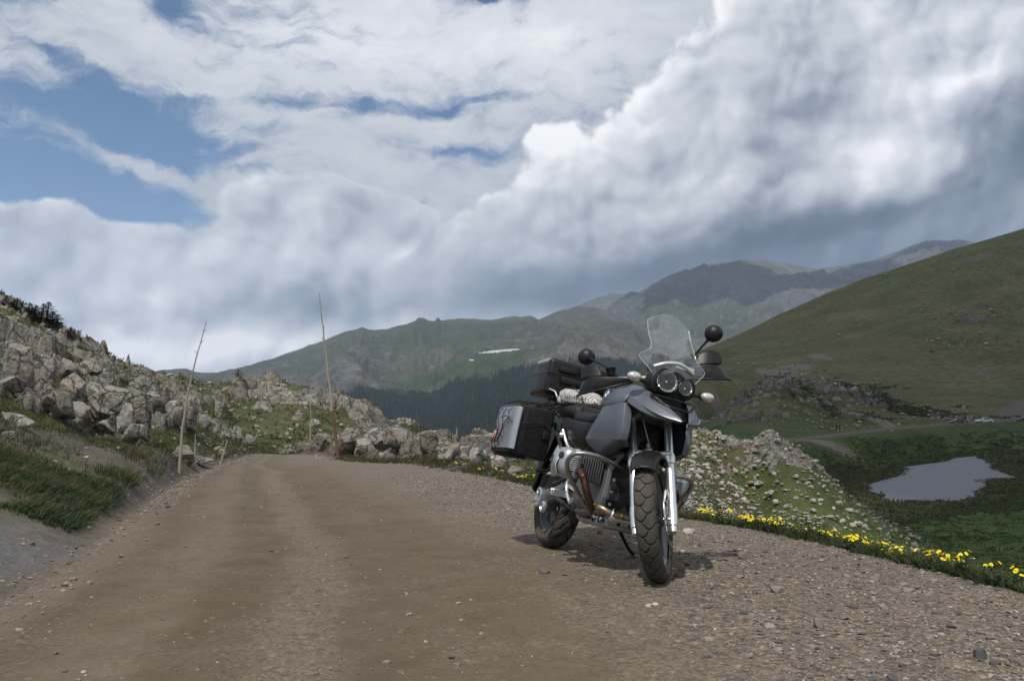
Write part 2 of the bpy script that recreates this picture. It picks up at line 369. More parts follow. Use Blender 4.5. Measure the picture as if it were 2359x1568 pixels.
def ell(x, y, items):
    """rock ground: ellipses given as (px, py, Y, half width m, half depth m, strength)"""
    m_ = np.zeros(x.shape)
    for px, py, Y, rx, ry, v in items:
        c0 = at(px, py, Y)
        m_ = np.maximum(m_, v * np.exp(-(((x - c0.x) / rx) ** 2 + ((y - c0.y) / ry) ** 2) ** 1.5))
    return m_
ROCKS_A = [  # rocky ground near the road: outcrops
    (60, 840, 22, 5, 5, 1), (150, 900, 21, 4, 3, 1), (250, 860, 30, 6, 6, 1), (170, 800, 33, 6, 6, 1), (60, 740, 36, 6, 7, .8), (300, 890, 30, 4, 5, .9), (350, 890, 40, 5, 4, .9), (400, 920, 38, 3, 6, .8),
    (60, 900, 15, 3, 2.5, .9), (60, 790, 27, 5, 5, .9), (420, 960, 30, 2.5, 4, .8),
    (600, 878, 65, 6, 3, 1), (655, 890, 61, 5, 4.5, 1), (730, 925, 56, 5, 5, 1), (810, 960, 50, 4.5, 6, 1), (775, 985, 43, 3, 3, .95), (480, 892, 62, 8, 3, .8), (540, 915, 56, 4, 2, .75), (640, 950, 48, 3, 1.6, .7), (700, 905, 58, 4, 4, .9),
    (770, 1015, 29, 2.5, 3, 1), (830, 1010, 26.5, 2.8, 2.6, 1), (900, 1020, 24.5, 2.6, 2.4, 1), (980, 1030, 23, 2.6, 2.4, 1), (1060, 1045, 21, 2.4, 2.2, .95), (1130, 1060, 19.5, 2.0, 2.2, .9), (1200, 1070, 17.5, 1.8, 1.6, .85),
    (700, 1025, 31, 3, 2, .55), (600, 1040, 25, 3, 1.2, .5),
    (1610, 1030, 68, 5, 6, 1.1), (1690, 1010, 78, 7, 7, 1.2), (1750, 1060, 80, 7, 6, 1.2), (1660, 1060, 64, 5, 5, 1.0), (1700, 1095, 70, 5, 5, .9), (1600, 1160, 32, 1.6, 2.2, .9), (1570, 1090, 46, 1.8, 3, .7), (1790, 1085, 74, 3.5, 2.6, .9),
    (1810, 900, 258, 14, 16, 1), (1780, 950, 240, 11, 18, 1), (1720, 940, 240, 6, 16, .9), (1930, 905, 275, 16, 14, 1), (1970, 915, 282, 10, 10, 1), (1690, 975, 210, 8, 12, .7), (2080, 935, 290, 16, 12, .55),
    (2240, 670, 470, 20, 22, 1), (2290, 655, 480, 10, 12, 1), (2200, 700, 470, 10, 14, .8), (2200, 790, 430, 7, 9, .8), (2270, 805, 420, 11, 7, .8), (2330, 830, 400, 9, 24, .6), (2340, 700, 470, 12, 12, .6), (2220, 955, 262, 13, 5, .95)]
def elevation(x, y):
    """height and cover masks of the near land"""
    r = np.hypot(x, y); z = base_z(x, y)
    sdr = poly_sd(x, y, ROADPOLY)
    far = sstep(3, 60, r)
    off = sstep(0.0, 1.2, -sdr)
    rock = ell(x, y, ROCKS_A)
    sc = np.clip(r / 25, .35, 14)                       # rocks get larger features with distance
    qs = np.where(r > 120, .09, np.where(r > 40, .22, .5))
    q = fbm(x * qs, y * qs, 5, 5, .6)
    q2 = fbm(x * qs * .9 + z * .0, (y * .25 + z * 2.2) * qs * 2.2, 4, 8, .6)
    rk = sstep(.50, .64, rock * (.66 + 1.0 * q + .9 * q2))
    # blocky rock: stepped cells of two sizes plus ridges
    big = np.clip(1.6 * np.where(r > 120, 3.2, 1.0) * np.where(r > 40, 1.35, 1) * np.where((x > 0) & (r < 40), .6, 1), .5, 8)
    wx = x + .4 * big * fbm(x / big, y / big, 3, 21); wy = y + .4 * big * fbm(x / big, y / big, 3, 22)
    zr = np.zeros(x.shape)
    for lo, hi, s in ((0, 40, 1.7), (40, 120, 3.6), (120, 5000, 8.5)):
        mk = (r >= lo) & (r < hi) & (rk > 0)
        if mk.any():
            X_, Y_ = wx[mk], wy[mk]
            f1, f2, v, tl = cells(X_ / s, Y_ / (s * .9), 31); e = f2 - f1
            g1, g2, v2, tl2 = cells(X_ / s * 2.3, Y_ / s * 2.3, 37); e2 = g2 - g1
            h1, h2, v3, tl3 = cells(X_ / s * 6, Y_ / s * 6, 39)
            zz = (v - .4) * .75 * sstep(0, .10, e) + tl * 1.1 - .25 * (1 - sstep(0, .10, e)) + (v2 - .4) * .34 * sstep(0, .1, e2) + tl2 * .5 - .10 * (1 - sstep(0, .1, e2)) + (v3 - .5) * .10 + tl3 * .2
            zr[mk] = zz + .16 * fbm(X_ / s * 3, Y_ / s * 3, 4, 41) + .12
    amp = np.where(r < 40, np.where(x < 0, .62, .42), np.where(r < 120, 1.3, 3.6))
    amp = np.where((x > -6) & (x < 2) & (r < 40), .5, amp)
    amp = np.where((x > 5) & (r > 30) & (r < 120), .75, amp)
    z = z + rk * zr * amp * off
    # turf: hummocks
    z = z + off * (1 - rk * .6) * (.06 * np.clip(r / 10, .4, 8) * fbm(x * .9 / np.clip(r / 12, .7, 30), y * .9 / np.clip(r / 12, .7, 30), 4, 51))
    # road surface
    cross = np.clip(sdr, 0, 3)
    zr_ = road_z(y) + .018 * fbm(x * .5, y * .3, 3, 61) + .004 * fbm(x * 6, y * 6, 3, 66) - .012 * np.exp(-((x + .9 + .22 * y - .0) / .28) ** 2) * (r < 40) + .02 * (sstep(0, .5, cross) - 1)
    wgt = sstep(-.35, .1, sdr) * (r < 60)
    z = z * (1 - wgt) + zr_ * wgt
    # pond basin
    sdp = poly_sd(x, y, POND); wet = sstep(-6, 1.2, sdp)
    z = np.where(r > 60, z * (1 - wet) + (POND_Z + .34 - .9 * sstep(-.6, 1.0, sdp)) * wet, z)
    for P_, wd in ((CARROAD, 4.0), (SPUR, 3.5), (TRACK, 1.2)):
        dl, zl = line_dz(x, y, P_); k = 1 - sstep(wd, wd + (9 if wd > 2 else 3), dl); z = np.where(r > 120, z * (1 - k) + zl * k, z)
    dcar = np.minimum(line_d(x, y, CARROAD) - np.interp(y, [180, 235, 262], [2.2, 3.0, 8.0]), line_d(x, y, SPUR) - 4.0)
    dtr = line_d(x, y, TRACK) - 1.6
    scree = ell(x, y, [(1790, 870, 405, 10, 16, 1), (1835, 845, 420, 7, 14, 1), (1890, 815, 440, 5, 18, .7), (2225, 955, 262, 12, 5, 1), (2060, 940, 300, 16, 8, .5), (1650, 905, 350, 6, 20, .5), (1850, 1022, 160, 14, 4, .8), (2200, 905, 330, 16, 5, .4)])
    lane = np.sqrt(line_d(x, y, np.array(LEFT)) / (line_d(x, y, np.array(LEFT)) + line_d(x, y, np.array(RIGHT)) + 1e-6)) if x.size > 1 else sdr
    return z, dict(scree=scree, lane=lane ** 2, road=sdr, rock=rk * off, pond=sdp, car=dcar, track=dtr, r=r)

def link(name, me, parent=None):
    o = bpy.data.objects.new(name, me); COL.objects.link(o)
    if parent is not None: o.parent = parent
    return o
def tag(o, label=None, cat=None, group=None, kind=None):
    if label: o['label'] = label
    if cat: o['category'] = cat
    if group: o['group'] = group
    if kind: o['kind'] = kind
    return o
def grid_mesh(name, X, Y, Z, attrs=None, mat=None, smooth=True):
    """a sheet from 2D coordinate arrays"""
    h, w_ = X.shape
    co = np.stack([X, Y, Z], -1).reshape(-1, 3).astype(np.float32)
    i = np.arange(h * w_).reshape(h, w_)
    f = np.stack([i[:-1, :-1], i[:-1, 1:], i[1:, 1:], i[1:, :-1]], -1).reshape(-1, 4)
    me = bpy.data.meshes.new(name)
    me.vertices.add(len(co)); me.vertices.foreach_set('co', co.ravel())
    me.loops.add(f.size); me.loops.foreach_set('vertex_index', f.ravel().astype(np.int32))
    me.polygons.add(len(f)); me.polygons.foreach_set('loop_start', (np.arange(len(f)) * 4).astype(np.int32))
    me.polygons.foreach_set('loop_total', np.full(len(f), 4, np.int32))
    me.polygons.foreach_set('use_smooth', np.full(len(f), smooth))
    me.update(calc_edges=True)
    for k, v in (attrs or {}).items():
        a = me.attributes.new(k, 'FLOAT', 'POINT'); a.data.foreach_set('value', np.asarray(v, np.float32).ravel())
    if mat: me.materials.append(mat)
    return link(name, me)

QUALITY = 1.0
def near_grid():
    a_in = np.linspace(R(-33.5), R(34.5), int(760 * QUALITY))
    a = np.concatenate([np.linspace(R(-150), R(-34.2), 50), a_in, np.linspace(R(35.2), R(150), 50)])
    l = np.concatenate([np.linspace(math.log(.25), math.log(2.0), 14)[:-1], np.linspace(math.log(2.0), math.log(9), int(150 * QUALITY))[:-1], np.linspace(math.log(9), math.log(110), int(560 * QUALITY))[:-1], np.linspace(math.log(110), math.log(1000), int(330 * QUALITY))])
    A, L = np.meshgrid(a, l); r = np.exp(L)
    return r * np.sin(A), r * np.cos(A)
GX, GY = near_grid()
GZ, GM = elevation(GX, GY)
def ground_z(x, y):
    z, _m = elevation(np.array([float(x)]), np.array([float(y)])); return float(z[0])
# ------------------------------------------------------------------ materials
def new_mat(name):
    m = bpy.data.materials.new(name); m.use_nodes = True
    g = N(m.node_tree); b = m.node_tree.nodes['Principled BSDF']
    return m, g, b
def bump(g, h, strength, dist, normal=None):
    n = g.new('ShaderNodeBump', {'Height': h, 'Strength': strength, 'Distance': dist})
    if normal is not None: g.set(n.inputs['Normal'], normal)
    return n.outputs[0]
def attr(g, name): return g.new('ShaderNodeAttribute', attribute_name=name).outputs['Fac']

def rock_tone(g, PR, lichen=.45):
    r1 = g.noise(PR, 1.3, 8, .65, dist=.4); r2 = g.noise(PR, 9, 8, .7)
    t = g.ramp(g.m('ADD', g.m('MULTIPLY', r1, .45), g.m('MULTIPLY', r2, .55)), [(.32, (.10, .092, .08)), (.42, (.225, .21, .185)), (.52, (.345, .325, .29)), (.66, (.50, .475, .435))])
    t = g.mix(g.rng(g.noise(PR, .8, 4, .6), .52, .66), t, g.mix(.45, t, (.36, .23, .17)))
    t = g.mix(g.m('MULTIPLY', g.rng(g.noise(PR, 3.2, 7, .7), .54, .62), lichen), t, (.075, .072, .06))
    return t, r1, r2
granite, g, b = new_mat('granite')
P = g.new('ShaderNodeNewGeometry').outputs['Position']
PG = g.vm('SCALE', P, scale=1.6); t, r1, r2 = rock_tone(g, PG, .55)
ck = g.rng(g.vor(g.vm('ADD', PG, g.vm('SCALE', g.noise(PG, 1.5, 4, color=True), scale=.9)), 1.3, feature='DISTANCE_TO_EDGE', detail=2.0, rough=.6), .0, .03, 1, 0)
t = g.mix(g.m('MULTIPLY', ck, .7), t, (.05, .042, .035))
oi = g.new('ShaderNodeObjectInfo').outputs['Random']
t = g.hsv(t, val=g.rng(oi, 0, 1, .72, 1.08), sat=g.rng(oi, 0, 1, 1.3, .8))
g.set(b.inputs['Base Color'], t); b.inputs['Roughness'].default_value = .9; b.inputs['Specular IOR Level'].default_value = .2
g.set(b.inputs['Normal'], bump(g, g.m('ADD', g.m('MULTIPLY', r1, .5), g.m('SUBTRACT', g.m('MULTIPLY', r2, .5), g.m('MULTIPLY', ck, .5))), 1.0, .16))
land, g, b = new_mat('land')
pos = g.new('ShaderNodeNewGeometry'); P = pos.outputs['Position']; nz = g.sep(pos.outputs['Normal'])[2]
rock, road, pond, car, track, rr, lane = (attr(g, k) for k in ('rock', 'road', 'pond', 'car', 'track', 'r', 'lane'))
n_big = g.noise(P, .035, 5, .6); n_med = g.noise(P, .35, 6, .6); n_fine = g.noise(P, 4.5, 6, .65); n_grit = g.noise(P, 60, 4, .7)
farness = g.rng(rr, 25, 140)
# scale-adapted grain so that texture stays visible on distant slopes
n_far = g.noise(g.vm('MULTIPLY', P, (1, 1, 1.6)), .8, 7, .78)
px_, py_, pz_ = g.sep(P)
# --- turf
turf = g.ramp(g.m('ADD', g.m('MULTIPLY', n_med, .65), g.m('MULTIPLY', n_fine, .35)), [(.30, (.028, .034, .014)), (.46, (.055, .064, .024)), (.58, (.090, .090, .040)), (.72, (.150, .135, .075))])
meadow = g.ramp(g.m('ADD', g.m('MULTIPLY', n_big, .5), g.m('MULTIPLY', n_far, .5)), [(.34, (.036, .058, .014)), (.46, (.072, .115, .026)), (.64, (.118, .162, .042))])
hill = g.ramp(g.m('ADD', g.m('MULTIPLY', n_big, .55), g.m('MULTIPLY', n_far, .45)), [(.32, (.052, .072, .026)), (.45, (.112, .130, .045)), (.55, (.168, .166, .064)), (.68, (.25, .215, .11))])
hstr = g.noise(g.vm('MULTIPLY', P, (.9, .9, .25)), .35, 8, .78)
hill = g.mix(1.0, hill, g.ramp(hstr, [(.36, .55), (.5, .95), (.62, 1.45)]), 'MULTIPLY')
meadow = g.mix(1.0, meadow, g.ramp(g.noise(P, .5, 8, .8), [(.36, .6), (.5, .95), (.64, 1.4)]), 'MULTIPLY')
hill = g.mix(g.rng(g.noise(P, .012, 4, .6), .40, .66), hill, g.mix(.5, hill, (.17, .13, .062)))
c = g.mix(g.rng(rr, 55, 85), turf, meadow)
c = g.mix(g.rng(pz_, -8.5, -3.0, smooth=True), c, g.mix(farness, turf, hill))
c = g.mix(g.m('MULTIPLY', g.rng(rr, 8, 30, 1, 0), g.rng(px_, 0, 1)), c, g.mix(.3, turf, (.05, .06, .03)))
# --- bare soil and scree: left bank, gullies
soil_c = g.ramp(g.m('ADD', g.m('MULTIPLY', n_fine, .6), g.m('MULTIPLY', n_grit, .4)), [(.32, (.055, .047, .040)), (.5, (.105, .090, .075)), (.66, (.17, .145, .12))])
grey_c = g.ramp(n_grit, [(.3, (.07, .068, .068)), (.5, (.115, .112, .11)), (.7, (.18, .17, .165))])
soil = g.m('MULTIPLY', g.rng(px_, -3.0, -2.0, 1, 0), g.rng(rr, 16, 21, 1, 0))
soil = g.m('MULTIPLY', soil, g.rng(g.m('ADD', g.m('MULTIPLY', g.noise(P, .55, 4, .6), 1.0), g.m('MULTIPLY', g.rng(pz_, -.2, 2.2), .28)), .46, .60))
verge = g.rng(g.m('ADD', road, g.m('MULTIPLY', g.m('SUBTRACT', n_fine, .5), .7)), -.85, -.25)
soil = g.m('MAXIMUM', soil, g.m('MULTIPLY', verge, g.rng(px_, 0.2, 1.0, 1, 0)))
c = g.mix(soil, c, soil_c)
grey = g.m('MULTIPLY', g.rng(py_, 5.4, 6.6, 1, 0), g.rng(px_, -2.9, -2.6, 1, 0))
c = g.mix(grey, c, grey_c)
# stony ground in the turf on the far slopes
st_n = g.noise(g.vm('MULTIPLY', P, (1, 1, .6)), .02, 5, .62)
stony = g.m('MULTIPLY', g.rng(st_n, .57, .66), g.rng(g.noise(P, .6, 6, .75), .47, .56))
scree_c = g.ramp(g.noise(P, 1.6, 6, .75), [(.32, (.10, .095, .085)), (.5, (.24, .22, .195)), (.66, (.42, .38, .34))])
c = g.mix(g.m('MULTIPLY', stony, g.rng(pz_, -11, -6)), c, scree_c)
sc_ = attr(g, 'scree'); c = g.mix(g.rng(g.m('ADD', sc_, g.m('MULTIPLY', g.m('SUBTRACT', g.noise(P, .8, 6, .75), .5), 1.8)), .35, .6), c, g.mix(.5, scree_c, (.27, .215, .155)))
# --- rock: pale granite, pink stain, dark lichen, cracks
rs = g.rng(rr, 30, 200, 1.0, .22)
PR = g.vm('SCALE', P, scale=rs)
r1 = g.noise(PR, 1.3, 8, .65, dist=.4); r2 = g.noise(PR, 9, 8, .7)
rock_c = g.ramp(g.m('ADD', g.m('MULTIPLY', r1, .45), g.m('MULTIPLY', r2, .55)), [(.32, (.10, .092, .08)), (.42, (.225, .21, .185)), (.52, (.345, .325, .29)), (.66, (.50, .475, .435))])
rock_c = g.mix(g.rng(g.noise(PR, .8, 4, .6), .52, .66), rock_c, g.mix(.5, rock_c, (.36, .22, .16)), 'MIX')
crack = g.vor(g.vm('ADD', PR, g.vm('SCALE', g.noise(PR, 1.5, 4, color=True), scale=.9)), 1.15, feature='DISTANCE_TO_EDGE', detail=2.0, rough=.6)
crk = g.rng(crack, .0, .035, 1, 0)
rock_c = g.mix(g.m('MULTIPLY', crk, .75), rock_c, (.045, .038, .03))
lich = g.rng(g.noise(PR, 3.2, 7, .7), .54, .62)
rock_c = g.mix(g.m('MULTIPLY', lich, .45), rock_c, (.075, .072, .06))
rm = g.rng(g.m('ADD', rock, g.m('MULTIPLY', g.m('SUBTRACT', r2, .5), .9)), .34, .52)
# turf sits on flat tops inside the outcrops
rm = g.m('MULTIPLY', rm, g.rng(g.m('ADD', nz, g.m('MULTIPLY', g.m('SUBTRACT', n_fine, .5), .5)), .90, 1.03, 1, .18))
c = g.mix(rm, c, rock_c)
# --- pond mud rim
c = g.mix(g.rng(pond, -1.2, .2), c, (.03, .03, .018))
# --- far roads and the trail
dirt = g.ramp(g.noise(P, 1.2, 5, .6), [(.35, (.15, .125, .105)), (.6, (.215, .185, .16))])
c = g.mix(g.rng(g.m('ADD', car, g.m('MULTIPLY', g.m('SUBTRACT', n_med, .5), 3.0)), -.6, .5, 1, 0), c, dirt)
c = g.mix(g.rng(g.m('ADD', track, g.m('MULTIPLY', g.m('SUBTRACT', n_med, .5), 2.0)), -.3, .5, 1, 0), c, g.mix(.4, dirt, (.33, .28, .22)))
# --- the gravel road: packed wheel lanes, loose gravel between them and on the shoulder
wob = g.m('ADD', lane, g.m('MULTIPLY', g.m('SUBTRACT', g.noise(P, .7, 4, .6), .5), .10))
packed = g.ramp(wob, [(.0, .35), (.05, .85), (.24, 1.0), (.28, .60), (.31, .55), (.34, .95), (.48, .95), (.56, .55), (.64, .10), (1.0, 0.0)], 'EASE')
packed = g.m('MULTIPLY', packed, g.rng(g.noise(P, 1.6, 5, .6), .28, .55, .6, 1))
v1 = g.new('ShaderNodeTexVoronoi', {'Vector': P, 'Scale': 42.0}); v2 = g.new('ShaderNodeTexVoronoi', {'Vector': P, 'Scale': 105.0}); v3 = g.new('ShaderNodeTexVoronoi', {'Vector': P, 'Scale': 17.0})
stone = g.ramp(g.sep(v2.outputs['Color'])[0], [(0, (.075, .068, .060)), (.3, (.135, .115, .094)), (.62, (.20, .168, .132)), (.85, (.265, .225, .175)), (1, (.34, .30, .25))])
stone1 = g.ramp(g.sep(v1.outputs['Color'])[0], [(0, (.065, .062, .060)), (.35, (.13, .112, .094)), (.7, (.215, .178, .138)), (.93, (.27, .225, .175)), (1, (.36, .33, .29))])
loose = g.mix(g.rng(g.sep(v1.outputs['Color'])[1], .52, .56), stone, stone1)
loose = g.mix(g.rng(g.noise(P, 1.3, 4, .6), .38, .64), loose, g.mix(.35, loose, (.105, .098, .092)))
dirt2 = g.ramp(g.m('ADD', g.m('MULTIPLY', n_grit, .5), g.m('MULTIPLY', n_fine, .5)), [(.34, (.105, .090, .070)), (.5, (.135, .117, .094)), (.66, (.165, .145, .118))])
band = g.ramp(wob, [(.0, (1.15, 1.1, 1.05)), (.04, (1.05, 1.0, .95)), (.085, (.72, .64, .57)), (.14, (1.02, .95, .87)), (.17, (1.05, 1.0, .92)), (.21, (.76, .72, .60)), (.25, (.78, .73, .62)), (.29, (1.12, 1.06, .98)), (.35, (.74, .65, .56)), (.39, (.82, .76, .64)), (.44, (.86, .82, .68)), (.54, (1.0, .95, .85)), (.7, (1, 1, 1))], 'EASE')
dirt2 = g.mix(.72, dirt2, band, 'MULTIPLY')
dirt2 = g.mix(g.rng(g.noise(g.vm('MULTIPLY', P, (1.6, .35, 1)), 1.0, 4, .6), .42, .6, 0, .5), dirt2, g.mix(1.0, dirt2, (.84, .80, .70), 'MULTIPLY'))
specks = g.rng(g.sep(v3.outputs['Color'])[2], .90, .91)
specks = g.m('MULTIPLY', specks, g.rng(v3.outputs['Distance'], .18, .22, 1, 0))
dirt2 = g.mix(g.m('MULTIPLY', specks, .6), dirt2, (.24, .205, .165))
gr = g.mix(1.0, g.mix(packed, loose, dirt2), (.90, .855, .80), 'MULTIPLY')
tex_far = g.rng(rr, 12, 40)
gr = g.mix(tex_far, gr, g.mix(.6, gr, (.175, .155, .128)))
on = g.m('MULTIPLY', g.rng(g.m('ADD', road, g.m('MULTIPLY', g.m('SUBTRACT', n_fine, .5), .5)), -.12, .04), g.rng(py_, 25.5, 27, 1, 0))
c = g.mix(on, c, gr)
g.set(b.inputs['Base Color'], c)
b.inputs['Roughness'].default_value = .92; b.inputs['Specular IOR Level'].default_value = .2
# relief
hg = g.m('ADD', g.m('MULTIPLY', g.m('SUBTRACT', 1.0, v2.outputs['Distance']), .35), g.m('MULTIPLY', g.m('SUBTRACT', 1.0, v1.outputs['Distance']), .65))
hg = g.m('MULTIPLY', hg, g.rng(packed, 0, 1, 1, .06)); hg = g.m('ADD', hg, g.m('MULTIPLY', n_grit, .3))
b1 = bump(g, g.m('MULTIPLY', hg, on), .9, .014)
hr = g.m('ADD', g.m('MULTIPLY', r1, .5), g.m('ADD', g.m('MULTIPLY', r2, .35), g.m('MULTIPLY', crk, -.25)))
b2 = bump(g, g.m('MULTIPLY', hr, rm), 1.0, g.rng(rr, 20, 300, .30, 3.0), b1)
b3 = bump(g, g.m('MULTIPLY', g.mix(farness, n_fine, n_far), g.m('SUBTRACT', 1.0, on)), .8, g.rng(rr, 8, 300, .10, 2.6), b2)
g.set(b.inputs['Normal'], b3)
ground = grid_mesh('ground', GX, GY, GZ, GM, land)
tag(ground, kind='structure')

# pond water
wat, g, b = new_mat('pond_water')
b.inputs['Base Color'].default_value = (.17, .19, .215, 1); b.inputs['Roughness'].default_value = .36; b.inputs['IOR'].default_value = 1.33  # pale base colour stands in for sky reflection
tc = g.new('ShaderNodeNewGeometry').outputs['Position']
g.set(b.inputs['Normal'], bump(g, g.noise(g.vm('MULTIPLY', tc, (1.0, 1.8, 1)), 1.4, 4, .6), 1.0, .5))
ctr = POND.mean(0)
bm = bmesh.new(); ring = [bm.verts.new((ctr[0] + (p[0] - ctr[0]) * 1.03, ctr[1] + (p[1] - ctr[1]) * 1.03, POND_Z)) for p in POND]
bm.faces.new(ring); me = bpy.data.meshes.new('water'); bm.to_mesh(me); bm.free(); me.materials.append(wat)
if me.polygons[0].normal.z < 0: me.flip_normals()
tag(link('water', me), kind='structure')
# ------------------------------------------------------------------ far mountains
def az_of(px, py=850): return azel(px, py)[0]
def mountain(name, sky, rc, r0, z0, nr=150, na=420, rough=60, prof=1.25, seed=0, jag=4, edge=(0, 0), mat=None, spur=.9):
    S = np.array(sky, float)
    ar = np.array([azel(px, py)[0] for px, py in sky]); el_ = np.array([math.tan(azel(px, py)[1]) for px, py in sky])
    a = np.linspace(ar[0], ar[-1], na)
    t = np.concatenate([np.linspace(0, 1, nr), 1 + np.linspace(.01, .10, 8)])
    A, T = np.meshgrid(a, t)
    rcv = rc * (1 + .08 * fbm(a * 6, a * 0 + seed, 2, seed))[None, :]
    E = np.interp(a, ar, el_)
    zc = E[None, :] * rcv + CAM_H + jag * fbm(a * 90, a * 0 + 3.3, 4, seed + 4)[None, :]
    R_ = r0 + (rcv - r0) * np.minimum(T, 1) + np.maximum(T - 1, 0) * rc
    X = R_ * np.sin(A); Y = R_ * np.cos(A)
    tt = np.minimum(T, 1)
    Z = z0 + (zc - z0) * tt ** prof - np.maximum(T - 1, 0) * rc * .5
    env = (np.sin(np.pi * np.clip(tt, 0, 1) ** 1.2) ** .8) * (T <= 1)
    wx = X / 1000 + .12 * fbm(X / 400, Y / 400, 3, seed + 8); wy = Y / 1000 + .12 * fbm(X / 400, Y / 400, 3, seed + 9)
    rg = ridged(wx * 1.5 + A * 6 * spur, wy * .8, 6, seed) - .55
    Z = Z + env * rough * rg * 1.7 + env * rough * .25 * fbm(X / 120, Y / 120, 4, seed + 2)
    o = grid_mesh(name, X, Y, Z, dict(h=tt), mat)
    return tag(o, kind='structure'), (X, Y, Z)
mt, g, b = new_mat('alpine_slope')
geo_ = g.new('ShaderNodeNewGeometry'); P = geo_.outputs['Position']; nz = g.sep(geo_.outputs['Normal'])[2]
px_, py_, pz_ = g.sep(P); azm = g.m('ARCTAN2', px_, py_); elm = g.m('DIVIDE', g.m('SUBTRACT', pz_, CAM_H), g.vm('LENGTH', P)) if False else pz_
a1 = g.noise(P, .0022, 8, .62); a2 = g.noise(P, .012, 8, .68); a3 = g.noise(P, .05, 6, .7)
streak = g.noise(g.vm('MULTIPLY', P, (.028, .028, .004)), 1.0, 6, .65, dist=.6)
rockc = g.ramp(g.m('ADD', g.m('MULTIPLY', a2, .5), g.m('MULTIPLY', a3, .5)), [(.33, (.040, .042, .038)), (.46, (.080, .080, .070)), (.55, (.130, .122, .105)), (.68, (.27, .25, .215))])
grassc = g.ramp(a3, [(.35, (.028, .040, .020)), (.6, (.062, .078, .036))])
gm_ = g.m('MULTIPLY', g.rng(g.m('ADD', g.m('MULTIPLY', a1, .7), g.m('MULTIPLY', a2, .4)), .50, .62), .85)
c = g.mix(gm_, rockc, grassc)
c = g.mix(g.m('MULTIPLY', g.rng(streak, .56, .66), .45), c, (.22, .195, .165))
forest_a = attr(g, 'forest'); green_a = attr(g, 'green'); snow_a = attr(g, 'snow')
c = g.mix(green_a, c, g.ramp(a2, [(.35, (.030, .050, .022)), (.65, (.058, .085, .034))]))
c = g.mix(g.rng(g.m('ADD', forest_a, g.m('MULTIPLY', g.m('SUBTRACT', a3, .5), 1.2)), .35, .6), c, g.ramp(a3, [(.35, (.008, .013, .007)), (.65, (.022, .032, .014))]))
c = g.mix(g.rng(snow_a, .4, .6), c, (.55, .57, .6))
g.set(b.inputs['Base Color'], c); b.inputs['Roughness'].default_value = .95; b.inputs['Specular IOR Level'].default_value = .1
g.set(b.inputs['Normal'], bump(g, g.m('ADD', g.m('MULTIPLY', a2, .7), g.m('MULTIPLY', a3, .3)), .9, 26.0))
SKY_A = [(150, 900), (250, 878), (330, 862), (375, 851), (430, 848), (452, 857), (500, 859), (560, 845), (620, 828), (680, 808), (740, 785), (790, 765), (835, 753), (850, 759), (890, 757), (940, 745), (956, 739), (962, 731), (975, 730), (988, 738), (1000, 741), (1008, 732), (1016, 739), (1060, 733), (1130, 736), (1180, 730), (1220, 728), (1240, 736), (1262, 728), (1290, 715), (1330, 706), (1370, 708), (1420, 722), (1500, 762), (1600, 835), (1700, 910)]
SKY_D = [(1150, 800), (1300, 760), (1380, 722), (1400, 710), (1450, 680), (1520, 650), (1580, 622), (1620, 608), (1680, 605), (1760, 598), (1800, 605), (1860, 617), (1880, 620), (1950, 610), (2010, 600), (2060, 581), (2100, 563), (2150, 554), (2200, 556), (2240, 560), (2358, 600), (2500, 640)]
SKY_C = [(1240, 740), (1300, 716), (1340, 700), (1380, 684), (1410, 676), (1440, 677), (1500, 700), (1560, 740)]
mA, gA = mountain('mountain', SKY_A, 3300, 620, -215, nr=360, na=640, rough=85, prof=1.05, seed=3, jag=5, mat=mt)
mD, gD = mountain('mountain', SKY_D, 5400, 2600, 60, nr=220, na=420, rough=150, prof=1.0, seed=13, jag=5, mat=mt)
mC, gC = mountain('mountain', SKY_C, 6900, 5200, 300, nr=40, na=120, rough=60, prof=1.0, seed=23, jag=5, mat=mt)
def to_px(X, Y, Z):
    """world to survey sheet"""
    dz_ = Z - CAM_H; f = Y * _c + dz_ * _s; up = dz_ * _c - Y * _s
    return 1179 + 2000 * X / f, 784 - 2000 * up / f
def region(X, Y, Z, poly, soft):
    px, py = to_px(X, Y, Z); return sstep(-soft, soft, poly_sd(px, py, np.array(poly, float)))

def set_attr(o, name, v):
    a = o.data.attributes.new(name, 'FLOAT', 'POINT'); a.data.foreach_set('value', np.asarray(v, np.float32).ravel())
FOREST = [(560, 905), (700, 925), (760, 905), (820, 900), (870, 905), (930, 912), (980, 905), (1010, 903), (1060, 880), (1120, 878), (1180, 862), (1230, 845), (1300, 838), (1400, 830), (1500, 850), (1700, 900), (1900, 1300), (500, 1300)]
GREEN = [(880, 900), (930, 878), (1000, 855), (1060, 832), (1110, 812), (1185, 808), (1215, 820), (1190, 850), (1140, 872), (1060, 884), (1000, 905), (930, 912)]
GREEN2 = [(880, 765), (960, 742), (1120, 738), (1160, 745), (1130, 790), (1040, 800), (960, 800), (890, 790)]
X, Y, Z = gA
wig = 14 * fbm(X / 60, Y / 60, 4, 77)
px, py = to_px(X, Y, Z)
fo = sstep(-14, 14, poly_sd(px, py, np.array(FOREST, float)) + wig)
gr_ = sstep(-10, 10, poly_sd(px, py, np.array(GREEN, float)) + wig * .6); gr2 = sstep(-16, 16, poly_sd(px, py, np.array(GREEN2, float)) + wig) * .6
sn = np.maximum(sstep(-1.5, 1.5, 5 - np.hypot((px - 1150) * .10, (py - (808 - (px - 1150) * .09)) * 2.2)), sstep(-1.5, 1.5, 3.5 - np.hypot((px - 1086) * .5, (py - 829) * 2.5)))
set_attr(mA, 'forest', fo); set_attr(mA, 'green', np.maximum(gr_, gr2)); set_attr(mA, 'snow', sn)
